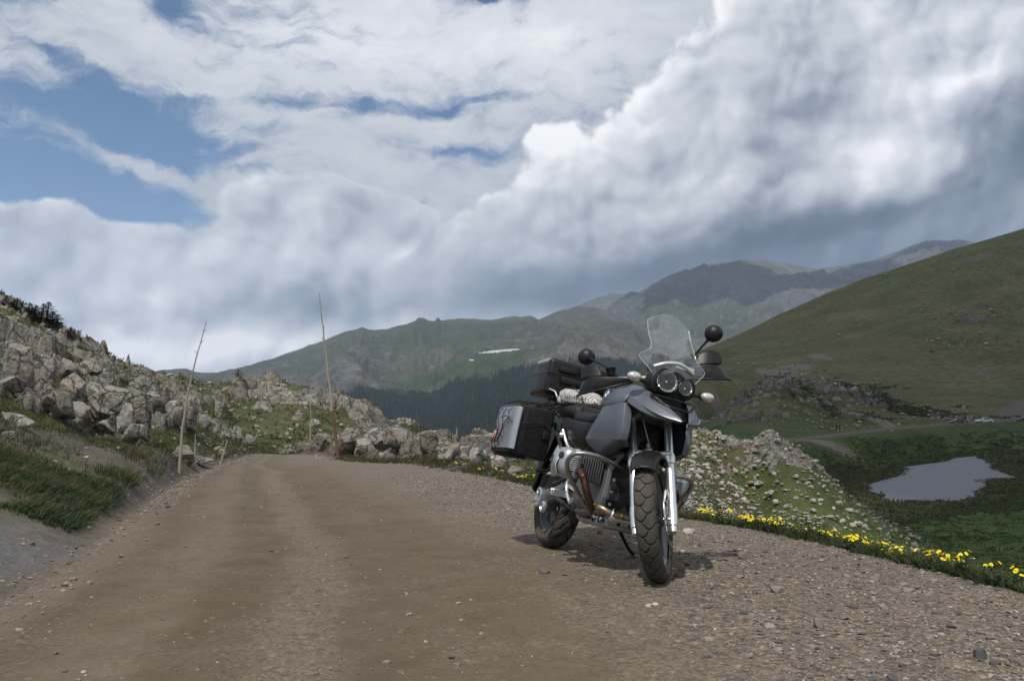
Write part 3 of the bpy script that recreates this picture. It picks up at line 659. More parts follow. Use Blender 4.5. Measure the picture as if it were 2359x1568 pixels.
# ------------------------------------------------------------------ finding the ground under a sight line
def hit(px, py, ymin=2.0, ymax=900):
    ys = np.exp(np.linspace(math.log(ymin), math.log(ymax), 700))
    x, y, z = ray(px, py)
    X = x / y * ys; Z = CAM_H + z / y * ys
    g_, _m = elevation(X, ys); below = np.nonzero(g_ >= Z)[0]
    if len(below) == 0: return None
    k = below[0]
    return Vector((float(X[k]), float(ys[k]), float(g_[k])))
class Batch:
    """many small shapes gathered into one mesh"""
    def __init__(s): s.v = []; s.f3 = []; s.f4 = []; s.t = []; s.n = 0; s.mi3 = []; s.mi4 = []
    def add(s, v, f, tone=0.5, mi=0):
        v = np.asarray(v, float); f = np.asarray(f, int) + s.n
        s.v.append(v); s.n += len(v); s.t.append(np.full(len(v), tone) if np.isscalar(tone) else np.asarray(tone))
        (s.f3 if f.shape[1] == 3 else s.f4).append(f); (s.mi3 if f.shape[1] == 3 else s.mi4).append(np.full(len(f), mi))
    def build(s, name, mats, parent=None, smooth=False):
        co = np.concatenate(s.v).astype(np.float32); me = bpy.data.meshes.new(name)
        f3 = np.concatenate(s.f3) if s.f3 else np.zeros((0, 3), int); f4 = np.concatenate(s.f4) if s.f4 else np.zeros((0, 4), int)
        idx = np.concatenate([f3.ravel(), f4.ravel()]).astype(np.int32)
        tot = np.concatenate([np.full(len(f3), 3), np.full(len(f4), 4)]).astype(np.int32); st = (np.cumsum(tot) - tot).astype(np.int32)
        me.vertices.add(len(co)); me.vertices.foreach_set('co', co.ravel()); me.loops.add(len(idx)); me.loops.foreach_set('vertex_index', idx)
        me.polygons.add(len(tot)); me.polygons.foreach_set('loop_start', st); me.polygons.foreach_set('loop_total', tot)
        me.polygons.foreach_set('use_smooth', np.full(len(tot), smooth))
        me.polygons.foreach_set('material_index', np.concatenate([*(s.mi3 or [np.zeros(0, int)]), *(s.mi4 or [np.zeros(0, int)])]).astype(np.int32))
        me.update(calc_edges=True)
        a = me.attributes.new('tone', 'FLOAT', 'POINT'); a.data.foreach_set('value', np.concatenate(s.t).astype(np.float32))
        for m_ in (mats if isinstance(mats, (list, tuple)) else [mats]): me.materials.append(m_)
        return link(name, me, parent)
def ico(sub):
    bm = bmesh.new(); bmesh.ops.create_icosphere(bm, subdivisions=sub, radius=1)
    v = np.array([x.co[:] for x in bm.verts]); f = np.array([[q.index for q in x.verts] for x in bm.faces]); bm.free(); return v, f
ICO = {k: ico(k) for k in (1, 2, 3, 4)}
def rock_shape(sub, r_, cuts=9, rough=.06, box=.55):
    v, f = ICO[sub]; v = v.copy()
    v = np.sign(v) * np.abs(v) ** (1 - .45 * box)        # towards a rounded block
    v /= np.abs(v).max(0)
    n = r_.normal(size=(cuts, 3)); n /= np.linalg.norm(n, axis=1)[:, None]
    for k in range(cuts):
        d = r_.uniform(.50, .92); s_ = np.maximum(0, v @ n[k] - d); v -= s_[:, None] * n[k] * .96
    if rough:
        o = r_.uniform(0, 50, 3)
        nn = fbm(v[:, 0] * 1.8 + o[0] + v[:, 2], v[:, 1] * 1.8 + o[1] - v[:, 2] * .7, 4, 9)
        v *= (1 + rough * 2 * nn)[:, None]
    return v, f
def rotz(v, a): c_, s_ = math.cos(a), math.sin(a); return np.stack([v[:, 0] * c_ - v[:, 1] * s_, v[:, 0] * s_ + v[:, 1] * c_, v[:, 2]], 1)

# ------------------------------------------------------------------ large boulders, one object each
def boulder(px, py, w_px, h_px, label, group=None, name='boulder', tilt=0, seed=0, base=.45, mat=None, sub=4, depth=.9):
    """w_px, h_px: its measured width and height on the sheet; it stands on the ground under its foot"""
    p = hit(px, py + h_px * .42)
    if p is None: return None
    r_ = np.random.default_rng(seed * 31 + int(px) * 7 + int(py))
    sx = w_px / 2000 * p.y / 2; sz = h_px / 2000 * p.y / 2
    v, f = rock_shape(sub, r_, cuts=r_.integers(10, 18), rough=.075, box=.9)
    v = v * [sx, sx * depth, sz * (1 + base)]
    v = rotz(v, r_.uniform(-.5, .5))
    c_, s_ = math.cos(R(tilt)), math.sin(R(tilt)); x, z = v[:, 0].copy(), v[:, 2].copy(); v[:, 0] = x * c_ + z * s_; v[:, 2] = -x * s_ + z * c_
    B = Batch(); B.add(v, f); o = B.build(name, mat or granite, smooth=True)
    try: o.data.set_sharp_from_angle(angle=R(32))
    except Exception: pass
    o.location = (p.x, p.y + sx * depth * .35, p.z + sz * (1 - base))
    return tag(o, label, 'boulder', group)
ORD = ['first', 'second', 'third', 'fourth', 'fifth', 'sixth', 'seventh', 'eighth', 'ninth', 'tenth', 'eleventh', 'twelfth', 'thirteenth', 'fourteenth', 'fifteenth', 'sixteenth', 'seventeenth', 'eighteenth', 'nineteenth', 'twentieth']
RB = [1585, 1622, 1606, 1570, 1640, 1700, 1745, 1780, 1720, 1660, 1690, 1760, 1800, 1641, 1610, 1661, 1721, 1600, 1630, 1740]; CR = [1800, 1830, 1770, 1742, 1782, 1812, 1846, 1760, 1905, 1940, 1970, 2000, 1925, 1716]
def rank_of(px, L): return sorted(L).index(px)
LEDGE = 'blocks of the pale cliff band on the left hillside'
for i, (px, py, w_, h_, tl, lb) in enumerate([
    (28, 832, 80, 84, 10, 'big brown weathered block at the left edge of the photo above the scree'),
    (74, 864, 44, 46, -8, 'pinkish rounded block wedged beside the big brown block at far left'),
    (22, 888, 62, 40, 15, 'low rounded tan rock at the left edge just above the bare scree'),
    (110, 866, 34, 36, 0, 'small pale block between the pinkish block and the white slabs'),
    (158, 862, 46, 34, -20, 'white slanting block at the upper left end of the ledge'),
    (208, 866, 52, 26, 12, 'long pale slab leaning on top of the ledge'),
    (120, 930, 92, 44, 28, 'long grey slab sloping down right below the tan rock'),
    (160, 900, 58, 54, -10, 'bright white rounded head of rock at the upper left of the cliff band'),
    (212, 912, 66, 58, 5, 'broad pale face at the left of the cliff band'),
    (262, 912, 60, 56, 0, 'upper middle block of the cliff band with a dark crack on its left'),
    (312, 918, 56, 54, -4, 'upper right block of the cliff band with a white top'),
    (352, 930, 48, 46, 14, 'brownish block at the right shoulder of the cliff band'),
    (178, 950, 46, 50, 0, 'short grey block under the white rounded head of rock'),
    (232, 966, 72, 50, 3, 'lower left block of the cliff band standing in turf'),
    (282, 972, 46, 60, 0, 'lower middle block of the cliff band split by cracks'),
    (322, 974, 46, 70, 0, 'tall white lower right block of the cliff band'),
    (398, 962, 42, 46, 8, 'pale block right of the cliff band where the turf hollow begins'),
    (434, 974, 44, 48, -6, 'rounded block with a dark streaked face above the green hollow'),
    (466, 972, 34, 32, 8, 'small pale block at the right end of the ledge'),
    (492, 986, 26, 22, 0, 'last small white rock below the right end of the ledge'),
    (28, 968, 58, 24, 14, 'flat tan rock lying on the bare scree at far left'),
    (20, 1004, 30, 16, 0, 'small dark stone on the grey scree at far left'),
    (296, 1008, 58, 32, 5, 'pale broken rock at the foot of the cliff band'),
    (240, 1000, 50, 22, 12, 'low flat rock in the grass left below the cliff band'),
    (420, 1046, 56, 30, -4, 'white flat-topped boulder behind the tall leaning left pole'),
    (455, 1062, 50, 15, 4, 'flat pale rock at the foot of the short grey pole'),
    (505, 1040, 26, 18, 0, 'small white boulder beside the short thin stake'),
    (545, 1004, 32, 28, 0, 'rounded boulder in the middle of the turf slope'),
    (572, 1016, 30, 22, 10, 'pale boulder just right below the rounded one on the turf slope'),
    (686, 955, 30, 28, 0, 'round pale boulder near the right side of the rocky knoll'),
    (720, 972, 30, 16, 10, 'flat pale boulder under the round one on the rocky knoll'),
    (745, 1020, 60, 34, 14, 'sloping cream rock behind the end of the road'),
    (800, 1022, 90, 54, -8, 'large cream whaleback rock right of the tall right pole'),
    (842, 1034, 66, 40, 6, 'rounded grey rock in front of the cream whaleback'),
    (868, 1000, 60, 34, 8, 'brown pointed rock on top of the roadside outcrop'),
    (920, 1014, 66, 40, 12, 'grey fractured rock in the middle of the roadside outcrop'),
    (985, 1030, 56, 40, -6, 'fractured rock with dark clefts on the roadside outcrop'),
    (1040, 1040, 50, 38, 10, 'tilted grey rock towards the right of the roadside outcrop'),
    (1098, 1052, 46, 34, -8, 'jagged rock near the right end of the roadside outcrop'),
    (1150, 1066, 44, 28, 0, 'low white-streaked rock by the yellow flowers left of the motorcycle'),
    (1190, 1080, 34, 22, 6, 'last small white rock beside the yellow flowers left of the motorcycle')]):
    boulder(px, py, w_ * 1.2, h_ * 1.12, lb, LEDGE if 5 <= i <= 17 else None, tilt=tl, seed=i)
for i, (px, py, w_, h_) in enumerate([(1585, 1165, 40, 34), (1622, 1150, 30, 30), (1606, 1185, 44, 22), (1570, 1140, 34, 26), (1640, 1172, 26, 20), (1700, 1070, 26, 20), (1745, 1072, 30, 26), (1780, 1084, 26, 22), (1720, 1092, 24, 18), (1660, 1090, 22, 18), (1690, 1040, 26, 18), (1760, 1052, 30, 24), (1800, 1070, 26, 20), (1641, 1060, 26, 20), (1610, 1040, 30, 22), (1661, 1010, 30, 20), (1721, 1020, 30, 20), (1600, 1080, 24, 20), (1630, 1110, 22, 16), (1740, 1100, 22, 16)]):
    boulder(px, py, w_ * .75, h_ * .7, 'broken pale pinkish block, %s from the left in the rubble slope right of the motorcycle' % ORD[rank_of(px, RB)], 'broken blocks in the rubble slope above the meadow', tilt=(i * 37) % 30 - 15, seed=90 + i, sub=3)
for i, (px, py, w_, h_) in enumerate([(1800, 892, 40, 22), (1830, 900, 34, 18), (1770, 912, 34, 20), (1742, 930, 30, 22), (1782, 950, 40, 34), (1812, 958, 34, 34), (1846, 925, 30, 22), (1760, 968, 30, 24), (1905, 905, 34, 26), (1940, 900, 36, 28), (1970, 912, 40, 24), (2000, 922, 34, 18), (1925, 925, 40, 20), (1716, 945, 24, 18)]):
    boulder(px, py, w_ * .6, h_ * .6, 'grey crag, %s from the left on the rocky knolls beyond the far road' % ORD[rank_of(px, CR)], 'crags of the knolls beyond the far road', name='crag', tilt=(i * 41) % 30 - 15, seed=130 + i, sub=3)

# ------------------------------------------------------------------ loose stones, uncounted
stones, g, b = new_mat('loose_stone')
P = g.new('ShaderNodeNewGeometry').outputs['Position']; tn = attr(g, 'tone')
c = g.ramp(tn, [(0, (.085, .083, .085)), (.25, (.15, .135, .12)), (.5, (.235, .20, .165)), (.75, (.32, .285, .245)), (1, (.45, .42, .38))])
c = g.mix(.35, c, g.hsv(c, val=g.rng(g.noise(P, 30, 4, .7), .3, .7, .4, 1.6)))
g.set(b.inputs['Base Color'], c); b.inputs['Roughness'].default_value = .9; b.inputs['Specular IOR Level'].default_value = .25
def scatter_on_grid(n, weight, r_):
    w_ = weight.ravel(); idx = r_.choice(len(w_), n, p=w_ / w_.sum()); return idx
gx, gy, gz = GX.ravel(), GY.ravel(), GZ.ravel()
SX, SY = to_px(GX, np.maximum(GY, .1), GZ); inview = (SX > -60) & (SX < 2420) & (SY < 1640) & (GY > .5)
def stones_at(name, n, weight, size, tones, sub=1, seed=1, label=None, flat=.65, sink=.35):
    r_ = np.random.default_rng(seed); idx = scatter_on_grid(n, weight, r_); B = Batch()
    shapes = [rock_shape(sub, r_, cuts=6, rough=.0) for _ in range(14)]
    rr_ = np.hypot(gx, gy)
    for k, i in enumerate(idx):
        v, f = shapes[k % 14]; s_ = size(rr_[i], r_)
        v = rotz(v * [s_ * r_.uniform(.8, 1.3), s_ * r_.uniform(.7, 1.1), s_ * flat * r_.uniform(.6, 1.3)], r_.uniform(0, 6.3))
        j = .006 * rr_[i]
        B.add(v + [gx[i] + r_.uniform(-j, j), gy[i] + r_.uniform(-j, j), gz[i] + s_ * sink * flat], f, tones(r_))
    return tag(B.build(name, stones), label, kind='stuff')
M = GM; Rr = M['r']
right_side = sstep(.55, .8, M['lane'])
w1 = inview * (M['road'] > .02) * (Rr < 16) * (.04 + right_side) * sstep(2, 3.2, Rr)
stones_at('gravel', 9000, w1, lambda r, q: .0030 + .0006 * r + .009 * q.random() ** 7, lambda q: float(np.clip(q.normal(.38, .2), 0, .85)), seed=3)
w1 = inview * (M['road'] > .05) * (Rr < 7) * sstep(.55, .75, M['lane'])
stones_at('shoulder_stones', 420, w1, lambda r, q: .007 + .016 * q.random() ** 2.5, lambda q: float(np.clip(q.normal(.33, .26), 0, .9)), seed=33, sub=2)
w1 = inview * (np.abs(M['road']) < .35) * (Rr < 26) * (GX < 1)
stones_at('verge_stones', 480, w1, lambda r, q: .006 + .016 * q.random() ** 4 + .0010 * r, lambda q: float(np.clip(q.normal(.38, .2), 0, .8)), seed=4)
pat = sstep(-.1, .35, fbm(GX * .12, GY * .12, 4, 91))
w2 = inview * (M['road'] < -.3) * (Rr > 6) * (Rr < 110) * (GX < 10) * (.15 + pat) * sstep(-.5, .8, GZ + .9) 
stones_at('hillside_stones', 2600, w2, lambda r, q: r * (.0007 + .0032 * q.random() ** 5), lambda q: float(np.clip(q.normal(.62, .16), 0, 1)), seed=5)
def near_ell(items): return ell(GX, GY, items)
w3 = inview * near_ell([(1700, 1040, 76, 15, 15, 1), (1770, 1085, 84, 10, 10, 1), (1640, 1090, 52, 7, 12, 1), (1850, 1040, 95, 14, 16, .35), (1730, 1160, 60, 9, 10, .3), (1600, 1150, 34, 4, 7, 1)]) * (GZ > -11.9) * (M['road'] < -.5)
stones_at('rubble', 9000, w3, lambda r, q: r * (.0006 + .0035 * q.random() ** 4), lambda q: float(np.clip(q.normal(.74, .14), 0, 1)), seed=6)
w4 = inview * (Rr > 120) * (near_ell([(1790, 940, 245, 26, 30, 1), (1960, 915, 280, 26, 20, 1), (2080, 935, 290, 26, 16, .7), (2225, 955, 262, 15, 7, 2.5), (2240, 670, 470, 26, 26, .8), (2210, 800, 425, 18, 22, .5), (2330, 820, 400, 12, 24, .4), (1790, 850, 410, 16, 40, .5), (1900, 800, 445, 10, 30, .25)]) + .006) * (M['car'] > 0) * (M['pond'] < -12)
stones_at('far_rubble', 4200, w4, lambda r, q: r * (.0004 + .0020 * q.random() ** 4), lambda q: float(np.clip(q.normal(.66, .16), 0, 1)), seed=7)

# single stones lying on the gravel, each its own object
for i, (px, py, w_, h_, dark, lb) in enumerate([
    (1885, 1436, 36, 30, .35, 'fist-sized grey stone lying alone on the right shoulder'),
    (2255, 1508, 34, 34, .0, 'dark blue-grey stone near the bottom right corner'),
    (2292, 1528, 24, 18, .05, 'dark stone touching the lower right of the blue-grey one'),
    (1790, 1358, 34, 20, .45, 'half-buried tan flat stone left of the reddish slab'),
    (1950, 1342, 36, 12, .4, 'thin brown slab lying flat on the shoulder'),
    (2017, 1336, 26, 20, .3, 'grey-green stone right of the thin brown slab'),
    (2088, 1356, 34, 12, .38, 'thin dark slab right of the grey-green stone'),
    (2158, 1410, 24, 16, .18, 'dark grey stone on the shoulder below the flower line'),
    (2208, 1412, 20, 16, .12, 'second dark stone just right of the dark grey one'),
    (2358 - 50, 1333, 18, 12, .0, 'small black stone by the flowers at the right edge'),
    (1710, 1282, 22, 20, .25, 'round dark stone on the gravel right of the front wheel'),
    (1586, 1222, 30, 20, .95, 'white stone at the verge right of the front fork'),
    (1108, 1460, 12, 8, .7, 'pale pebble on the packed lane ahead of the camera'),
    (192, 1550, 12, 9, .75, 'pale pebble near the bottom left corner'),
    (1253, 1440 - 125, 30, 16, .15, 'dark stone on the gravel in front of the rear wheel')]):
    p = hit(px, py + h_ * .3, 1.2)
    r_ = np.random.default_rng(500 + i); v, f = rock_shape(3, r_, cuts=12, rough=.03)
    sx = w_ / 2000 * p.y / 2; sz = h_ / 2000 * p.y / 2
    B = Batch(); B.add(rotz(v, r_.uniform(0, 3)) * [sx, sx * .8, sz], f, dark); o = B.build('stone', stones)
    o.location = (p.x, p.y, p.z + sz * .45); tag(o, lb, 'stone')
# ------------------------------------------------------------------ motorcycle: mesh tools (x forward, y to its left, z up; metres)
def simple(name, col, rough=.5, metal=0.0, spec=.5, coat=0.0, dust=0.0, bumpy=0.0):
    m, g, b = new_mat(name)
    P_ = g.new('ShaderNodeTexCoord').outputs['Object']
    nz_ = g.noise(P_, 14, 5, .65)
    c = g.mix(g.rng(nz_, .45, .75, 0, dust), col, (.20, .175, .145)) if dust else g.mix(g.rng(nz_, .3, .7, 0, .12), col, tuple(x * .7 for x in col))
    g.set(b.inputs['Base Color'], c); g.set(b.inputs['Roughness'], g.rng(nz_, .3, .7, max(.03, rough - .06), min(1, rough + .08)))
    b.inputs['Metallic'].default_value = metal; b.inputs['Specular IOR Level'].default_value = spec; b.inputs['Coat Weight'].default_value = coat
    if bumpy: g.set(b.inputs['Normal'], bump(g, g.noise(P_, 300, 2, .6), bumpy, .002))
    return m
PAINT = simple('paint_graphite', (.130, .147, .175), .44, .5, .45, .08, .12)
PAINT2 = simple('paint_light_grey', (.19, .21, .235), .36, .55, .5, .3, .08)
BLACK = simple('black_plastic', (.008, .008, .009), .42, 0, .36, 0, .035, .12)
BLACKS = simple('black_vinyl', (.010, .010, .011), .5, 0, .36, 0, .06, .3)
SILVER = simple('cast_aluminium', (.46, .48, .50), .36, .8, .5, 0, .10)
BRIGHT = simple('polished_aluminium', (.72, .75, .78), .30, .9, .5, 0, .05)
GREYC = simple('grey_casting', (.17, .18, .19), .5, .6, .5, 0, .35)
DARKC = simple('dark_casting', (.03, .031, .033), .5, .3, .5, 0, .3)
STEEL = simple('steel_tube', (.34, .33, .31), .3, .9, .5, 0, .12)
HEADER = simple('heat_browned_pipe', (.115, .066, .045), .28, .85, .5, 0, .15)
BRASS = simple('straw_tinted_pipe', (.33, .25, .15), .3, .9, .5, 0, .2)
ALU = simple('brushed_panel', (.40, .425, .46), .38, .75, .5, 0, .06)
CORD = simple('black_cord', (.010, .010, .010), .7)
RED = simple('red_sticker', (.42, .035, .022), .5); WHITE = simple('white_print', (.75, .75, .75), .5)
AMBER = simple('amber_bulb', (.5, .24, .10), .3); CHROME = simple('reflector', (.96, .97, .98), .16, 1.0)
_g = N(CHROME.node_tree); _b = CHROME.node_tree.nodes['Principled BSDF']; _p = _g.new('ShaderNodeTexCoord').outputs['Object']
_w = _g.new('ShaderNodeTexWave', {'Vector': _p, 'Scale': 26.0, 'Distortion': 1.2}, bands_direction='Y').outputs['Fac']
_g.set(_b.inputs['Normal'], bump(_g, _g.m('ADD', _w, _g.noise(_p, 42, 2, .6)), 1.0, .010))
def glass(name, tint, gloss=.10, rough=.03, film=(.02, .12)):
    m = bpy.data.materials.new(name); m.use_nodes = True; g = N(m.node_tree); g.n.clear()
    lw = g.new('ShaderNodeLayerWeight', {'Blend': .35}).outputs['Facing']
    f = g.m('ADD', gloss * .5, g.m('MULTIPLY', g.m('POWER', lw, 2.5), .55))
    ms = g.new('ShaderNodeMixShader'); g.set(ms.inputs[0], f)
    g.l.new(g.new('ShaderNodeBsdfTransparent', {'Color': (*tint, 1)}).outputs[0], ms.inputs[1])
    g.l.new(g.new('ShaderNodeBsdfGlossy', {'Color': (.9, .93, .96, 1), 'Roughness': rough}).outputs[0], ms.inputs[2])
    ms2 = g.new('ShaderNodeMixShader'); g.set(ms2.inputs[0], g.rng(g.noise(g.new('ShaderNodeTexCoord').outputs['Object'], 22, 6, .7), .40, .75, *film))
    g.l.new(ms.outputs[0], ms2.inputs[1]); g.l.new(g.new('ShaderNodeBsdfDiffuse', {'Color': (.62, .64, .66, 1)}).outputs[0], ms2.inputs[2])
    g.l.new(ms2.outputs[0], g.new('ShaderNodeOutputMaterial').inputs[0]); return m
SCREEN = glass('clear_screen', (.90, .93, .94), .14, film=(.03, .13)); LENS = glass('clear_lens', (.97, .98, .98), .06, film=(.0, .01))
TYRE, g, b = new_mat('tyre_rubber')
tn = attr(g, 'tone'); P_ = g.new('ShaderNodeTexCoord').outputs['Object']
c = g.mix(tn, (.006, .006, .006), g.mix(g.rng(g.noise(P_, 20, 5, .6), .3, .7), (.050, .046, .040), (.085, .077, .065)))
g.set(b.inputs['Base Color'], c); b.inputs['Roughness'].default_value = .8; b.inputs['Specular IOR Level'].default_value = .25

def mesh_obj(name, bm, mat, parent, smooth=40, X=None):
    if X is not None: bmesh.ops.transform(bm, matrix=X, verts=bm.verts)
    bmesh.ops.recalc_face_normals(bm, faces=bm.faces)
    me = bpy.data.meshes.new(name); bm.to_mesh(me); bm.free()
    for m_ in (mat if isinstance(mat, (list, tuple)) else [mat]): me.materials.append(m_)
    me.polygons.foreach_set('use_smooth', np.full(len(me.polygons), bool(smooth)))
    if smooth:
        try: me.set_sharp_from_angle(angle=R(smooth))
        except Exception: pass
    return link(name, me, parent)
def crv(pts, n=8):
    return [Vector(p) for p in spline(pts, n)] if len(pts) > 2 else [Vector(p) for p in pts]
def tube(bm, pts, r, seg=12, n=8, cap=True, mi=0):
    P_ = crv(pts, n); m_ = len(P_)
    rad = [r] * m_ if not isinstance(r, (list, tuple)) else list(np.interp(np.linspace(0, 1, m_), np.linspace(0, 1, len(r)), r))
    t = (P_[1] - P_[0]).normalized(); u = t.orthogonal().normalized(); rings = []
    for i, p in enumerate(P_):
        t2 = (P_[min(i + 1, m_ - 1)] - P_[max(i - 1, 0)]).normalized()
        u = (u - t2 * u.dot(t2)).normalized(); v = t2.cross(u)
        rings.append([bm.verts.new(p + (u * math.cos(2 * math.pi * k / seg) + v * math.sin(2 * math.pi * k / seg)) * rad[i]) for k in range(seg)])
    for a, b_ in zip(rings[:-1], rings[1:]):
        for k in range(seg): bm.faces.new((a[k], a[(k + 1) % seg], b_[(k + 1) % seg], b_[k])).material_index = mi
    if cap: bm.faces.new(rings[0][::-1]).material_index = mi; bm.faces.new(rings[-1]).material_index = mi
    return bm
def lathe(bm, prof, c0, axis, seg=28, mi=0):
    """prof: (distance along axis, radius)"""
    c0 = Vector(c0); axis = Vector(axis).normalized(); u = axis.orthogonal().normalized(); v = axis.cross(u); rings = []
    for d, r_ in prof:
        rings.append([bm.verts.new(c0 + axis * d + (u * math.cos(2 * math.pi * k / seg) + v * math.sin(2 * math.pi * k / seg)) * max(r_, 1e-5)) for k in range(seg)])
    for a, b_ in zip(rings[:-1], rings[1:]):
        for k in range(seg): bm.faces.new((a[k], a[(k + 1) % seg], b_[(k + 1) % seg], b_[k])).material_index = mi
    bm.faces.new(rings[0][::-1]).material_index = mi; bm.faces.new(rings[-1]).material_index = mi
    return bm
def rbox(bm, lo, hi, r=.01, seg=2, X=None, mi=0):
    lo = Vector(lo); hi = Vector(hi); res = bmesh.ops.create_cube(bm, size=1)
    vs = res['verts']
    for v in vs: v.co = Vector(((lo[i] + hi[i]) / 2 + v.co[i] * (hi[i] - lo[i]) for i in range(3)))
    if X is not None: bmesh.ops.transform(bm, matrix=X, verts=vs)
    es = list({e for v in vs for e in v.link_edges})
    fs0 = {f for v in vs for f in v.link_faces}
    for f in fs0: f.material_index = mi
    if r: bmesh.ops.bevel(bm, geom=es, offset=r, segments=seg, affect='EDGES', profile=.5)
    return bm
def prism(bm, pts, t, off=0.0, mi=0, bev=.004):
    """outline in x,z extruded across y from off to off + t"""
    a = [bm.verts.new((p[0], off, p[1])) for p in pts]; b_ = [bm.verts.new((p[0], off + t, p[1])) for p in pts]
    fs = [bm.faces.new(a), bm.faces.new(b_[::-1])]
    for i in range(len(pts)): j = (i + 1) % len(pts); fs.append(bm.faces.new((a[j], a[i], b_[i], b_[j])))
    for f in fs: f.material_index = mi
    if bev: bmesh.ops.bevel(bm, geom=list({e for f in fs for e in f.edges}), offset=bev, segments=2, affect='EDGES', clamp_overlap=True)
    return bm
def patch(name, rows, mat, parent, th=.004, sub=2, X=None, mirror=False, smooth=40, n=None, cr=(), cc=()):
    bm = bmesh.new(); s_ = -1 if mirror else 1
    V = [[bm.verts.new((p[0], p[1] * s_, p[2])) for p in r_] for r_ in rows]
    for a, b_ in zip(V[:-1], V[1:]):
        for k in range(len(a) - 1): bm.faces.new((a[k], a[k + 1], b_[k + 1], b_[k]))
    if cr or cc:
        L_ = bm.edges.layers.float.get('crease_edge') or bm.edges.layers.float.new('crease_edge')
        for i in cr:
            for k in range(len(V[i]) - 1): bm.edges.get((V[i][k], V[i][k + 1]))[L_] = .85
        for j in cc:
            for i in range(len(V) - 1): bm.edges.get((V[i][j], V[i + 1][j]))[L_] = .7
    o = mesh_obj(name, bm, mat, parent, 28 if cr or cc else smooth, X)
    if sub: m_ = o.modifiers.new('sub', 'SUBSURF'); m_.levels = m_.render_levels = sub
    if th: m_ = o.modifiers.new('th', 'SOLIDIFY'); m_.thickness = th; m_.offset = 0
    return o
def loft(bm, secs, n=5, mi=0, k=20, pw=.6):
    """secs along x: (x, y centre, z centre, half width, half height); superellipse rings"""
    S = spline(secs, n); rings = []
    for x, yc, zc, hw, hh in S:
        ring = []
        for i in range(k):
            a = 2 * math.pi * i / k; ca, sa = math.cos(a), math.sin(a)
            ring.append(bm.verts.new((x, yc + hw * math.copysign(abs(ca) ** pw, ca), zc + hh * math.copysign(abs(sa) ** pw, sa))))
        rings.append(ring)
    for a, b_ in zip(rings[:-1], rings[1:]):
        for i in range(k): bm.faces.new((a[i], a[(i + 1) % k], b_[(i + 1) % k], b_[i])).material_index = mi
    bm.faces.new(rings[0][::-1]).material_index = mi; bm.faces.new(rings[-1]).material_index = mi
    return bm

# ------------------------------------------------------------------ where it stands
Fp = on_road(1478, 1341); Rp = on_road(1260, 1260)
Fw = Vector((Fp[0], Fp[1], float(road_z(Fp[1])))); Rw = Vector((Rp[0], Rp[1], float(road_z(Rp[1]))))
fx = (Fw - Rw).normalized(); lf = Vector((-fx.y, fx.x, 0)).normalized(); upv = fx.cross(lf)
BM = Matrix((fx, lf, upv)).transposed() @ Matrix.Rotation(-R(14), 3, 'X')
org = Fw - fx * 1.5
bike = bpy.data.objects.new('motorcycle', None); COL.objects.link(bike)
bike.matrix_world = Matrix.Translation(org + Vector((0, 0, .006))) @ BM.to_4x4()
tag(bike, 'dark grey touring motorcycle with hard cases and clear windscreen, leaning on its stand on gravel', 'motorcycle')
RAKE = Vector((-math.sin(R(27)), 0, math.cos(R(27))))
FA = Vector((1.5, 0, .33))
ST = Matrix.Translation(FA) @ Matrix.Rotation(-R(38), 4, RAKE) @ Matrix.Translation(-FA)

# wheels
def tyre(name, r_, w_, h_, parent, X, tread):
    na, nt = 900, 60; B = Batch()
    A = np.linspace(0, 2 * np.pi, na, endpoint=False); T = np.linspace(-1, 1, nt)
    ang, t = np.meshgrid(A, T, indexing='ij')
    ph = t * 2.25
    lat = w_ / 2 * np.sin(np.clip(ph, -np.pi / 2, np.pi / 2)) * np.where(np.abs(ph) > np.pi / 2, 1 - (np.abs(ph) - np.pi / 2) * .35, 1)
    rad = r_ - h_ * (1 - np.cos(ph * .62)) * 1.0 / (1 - math.cos(2.25 * .62))
    L = np.sin(np.clip(ph, -1.57, 1.57)); al = np.abs(L)
    if tread == 'front':
        N_ = 26; u = ang * N_ / (2 * np.pi)
        c1 = u - np.sign(L) * 0 + .9 * np.clip(al, 0, 1) ** 1.5 + np.where(L > 0, .5, 0)
        c2 = u - 1.15 * (L + .35) ** 2; c3 = u + .5 - 1.15 * (L - .35) ** 2
        gr = ((c2 % 1) < .10) & (L < .30) & (L > -.93) | ((c3 % 1) < .10) & (L > -.30) & (L < .93)
    else:
        N_ = 20; u = ang * N_ / (2 * np.pi)
        gr = (((u + 1.5 * al) % 1) < .13) & (al < .94) & (al > .12) | ((((u * 1 - 1.1 * L) % 2) < .12) & (al < .8)) | ((np.abs(al - .52) < .025) & (((u * 1) % 1) < .6))
    gr = gr & (np.abs(ph) < 1.35)
    side = (np.abs(np.abs(ph) - 1.42) < .03) | (np.abs(np.abs(ph) - 1.95) < .02)
    rad = rad - .0045 * gr - .0012 * side
    v = np.stack([rad * np.cos(ang), lat, rad * np.sin(ang)], -1).reshape(-1, 3)
    i = np.arange(na * nt).reshape(na, nt); j = np.roll(i, -1, 0)
    f = np.stack([i[:, :-1], j[:, :-1], j[:, 1:], i[:, 1:]], -1).reshape(-1, 4)
    B.add(v, f, (1 - gr * 1.0 - side * .4).reshape(-1)); o = B.build(name, TYRE, parent, True)
    o.matrix_basis = X; return o
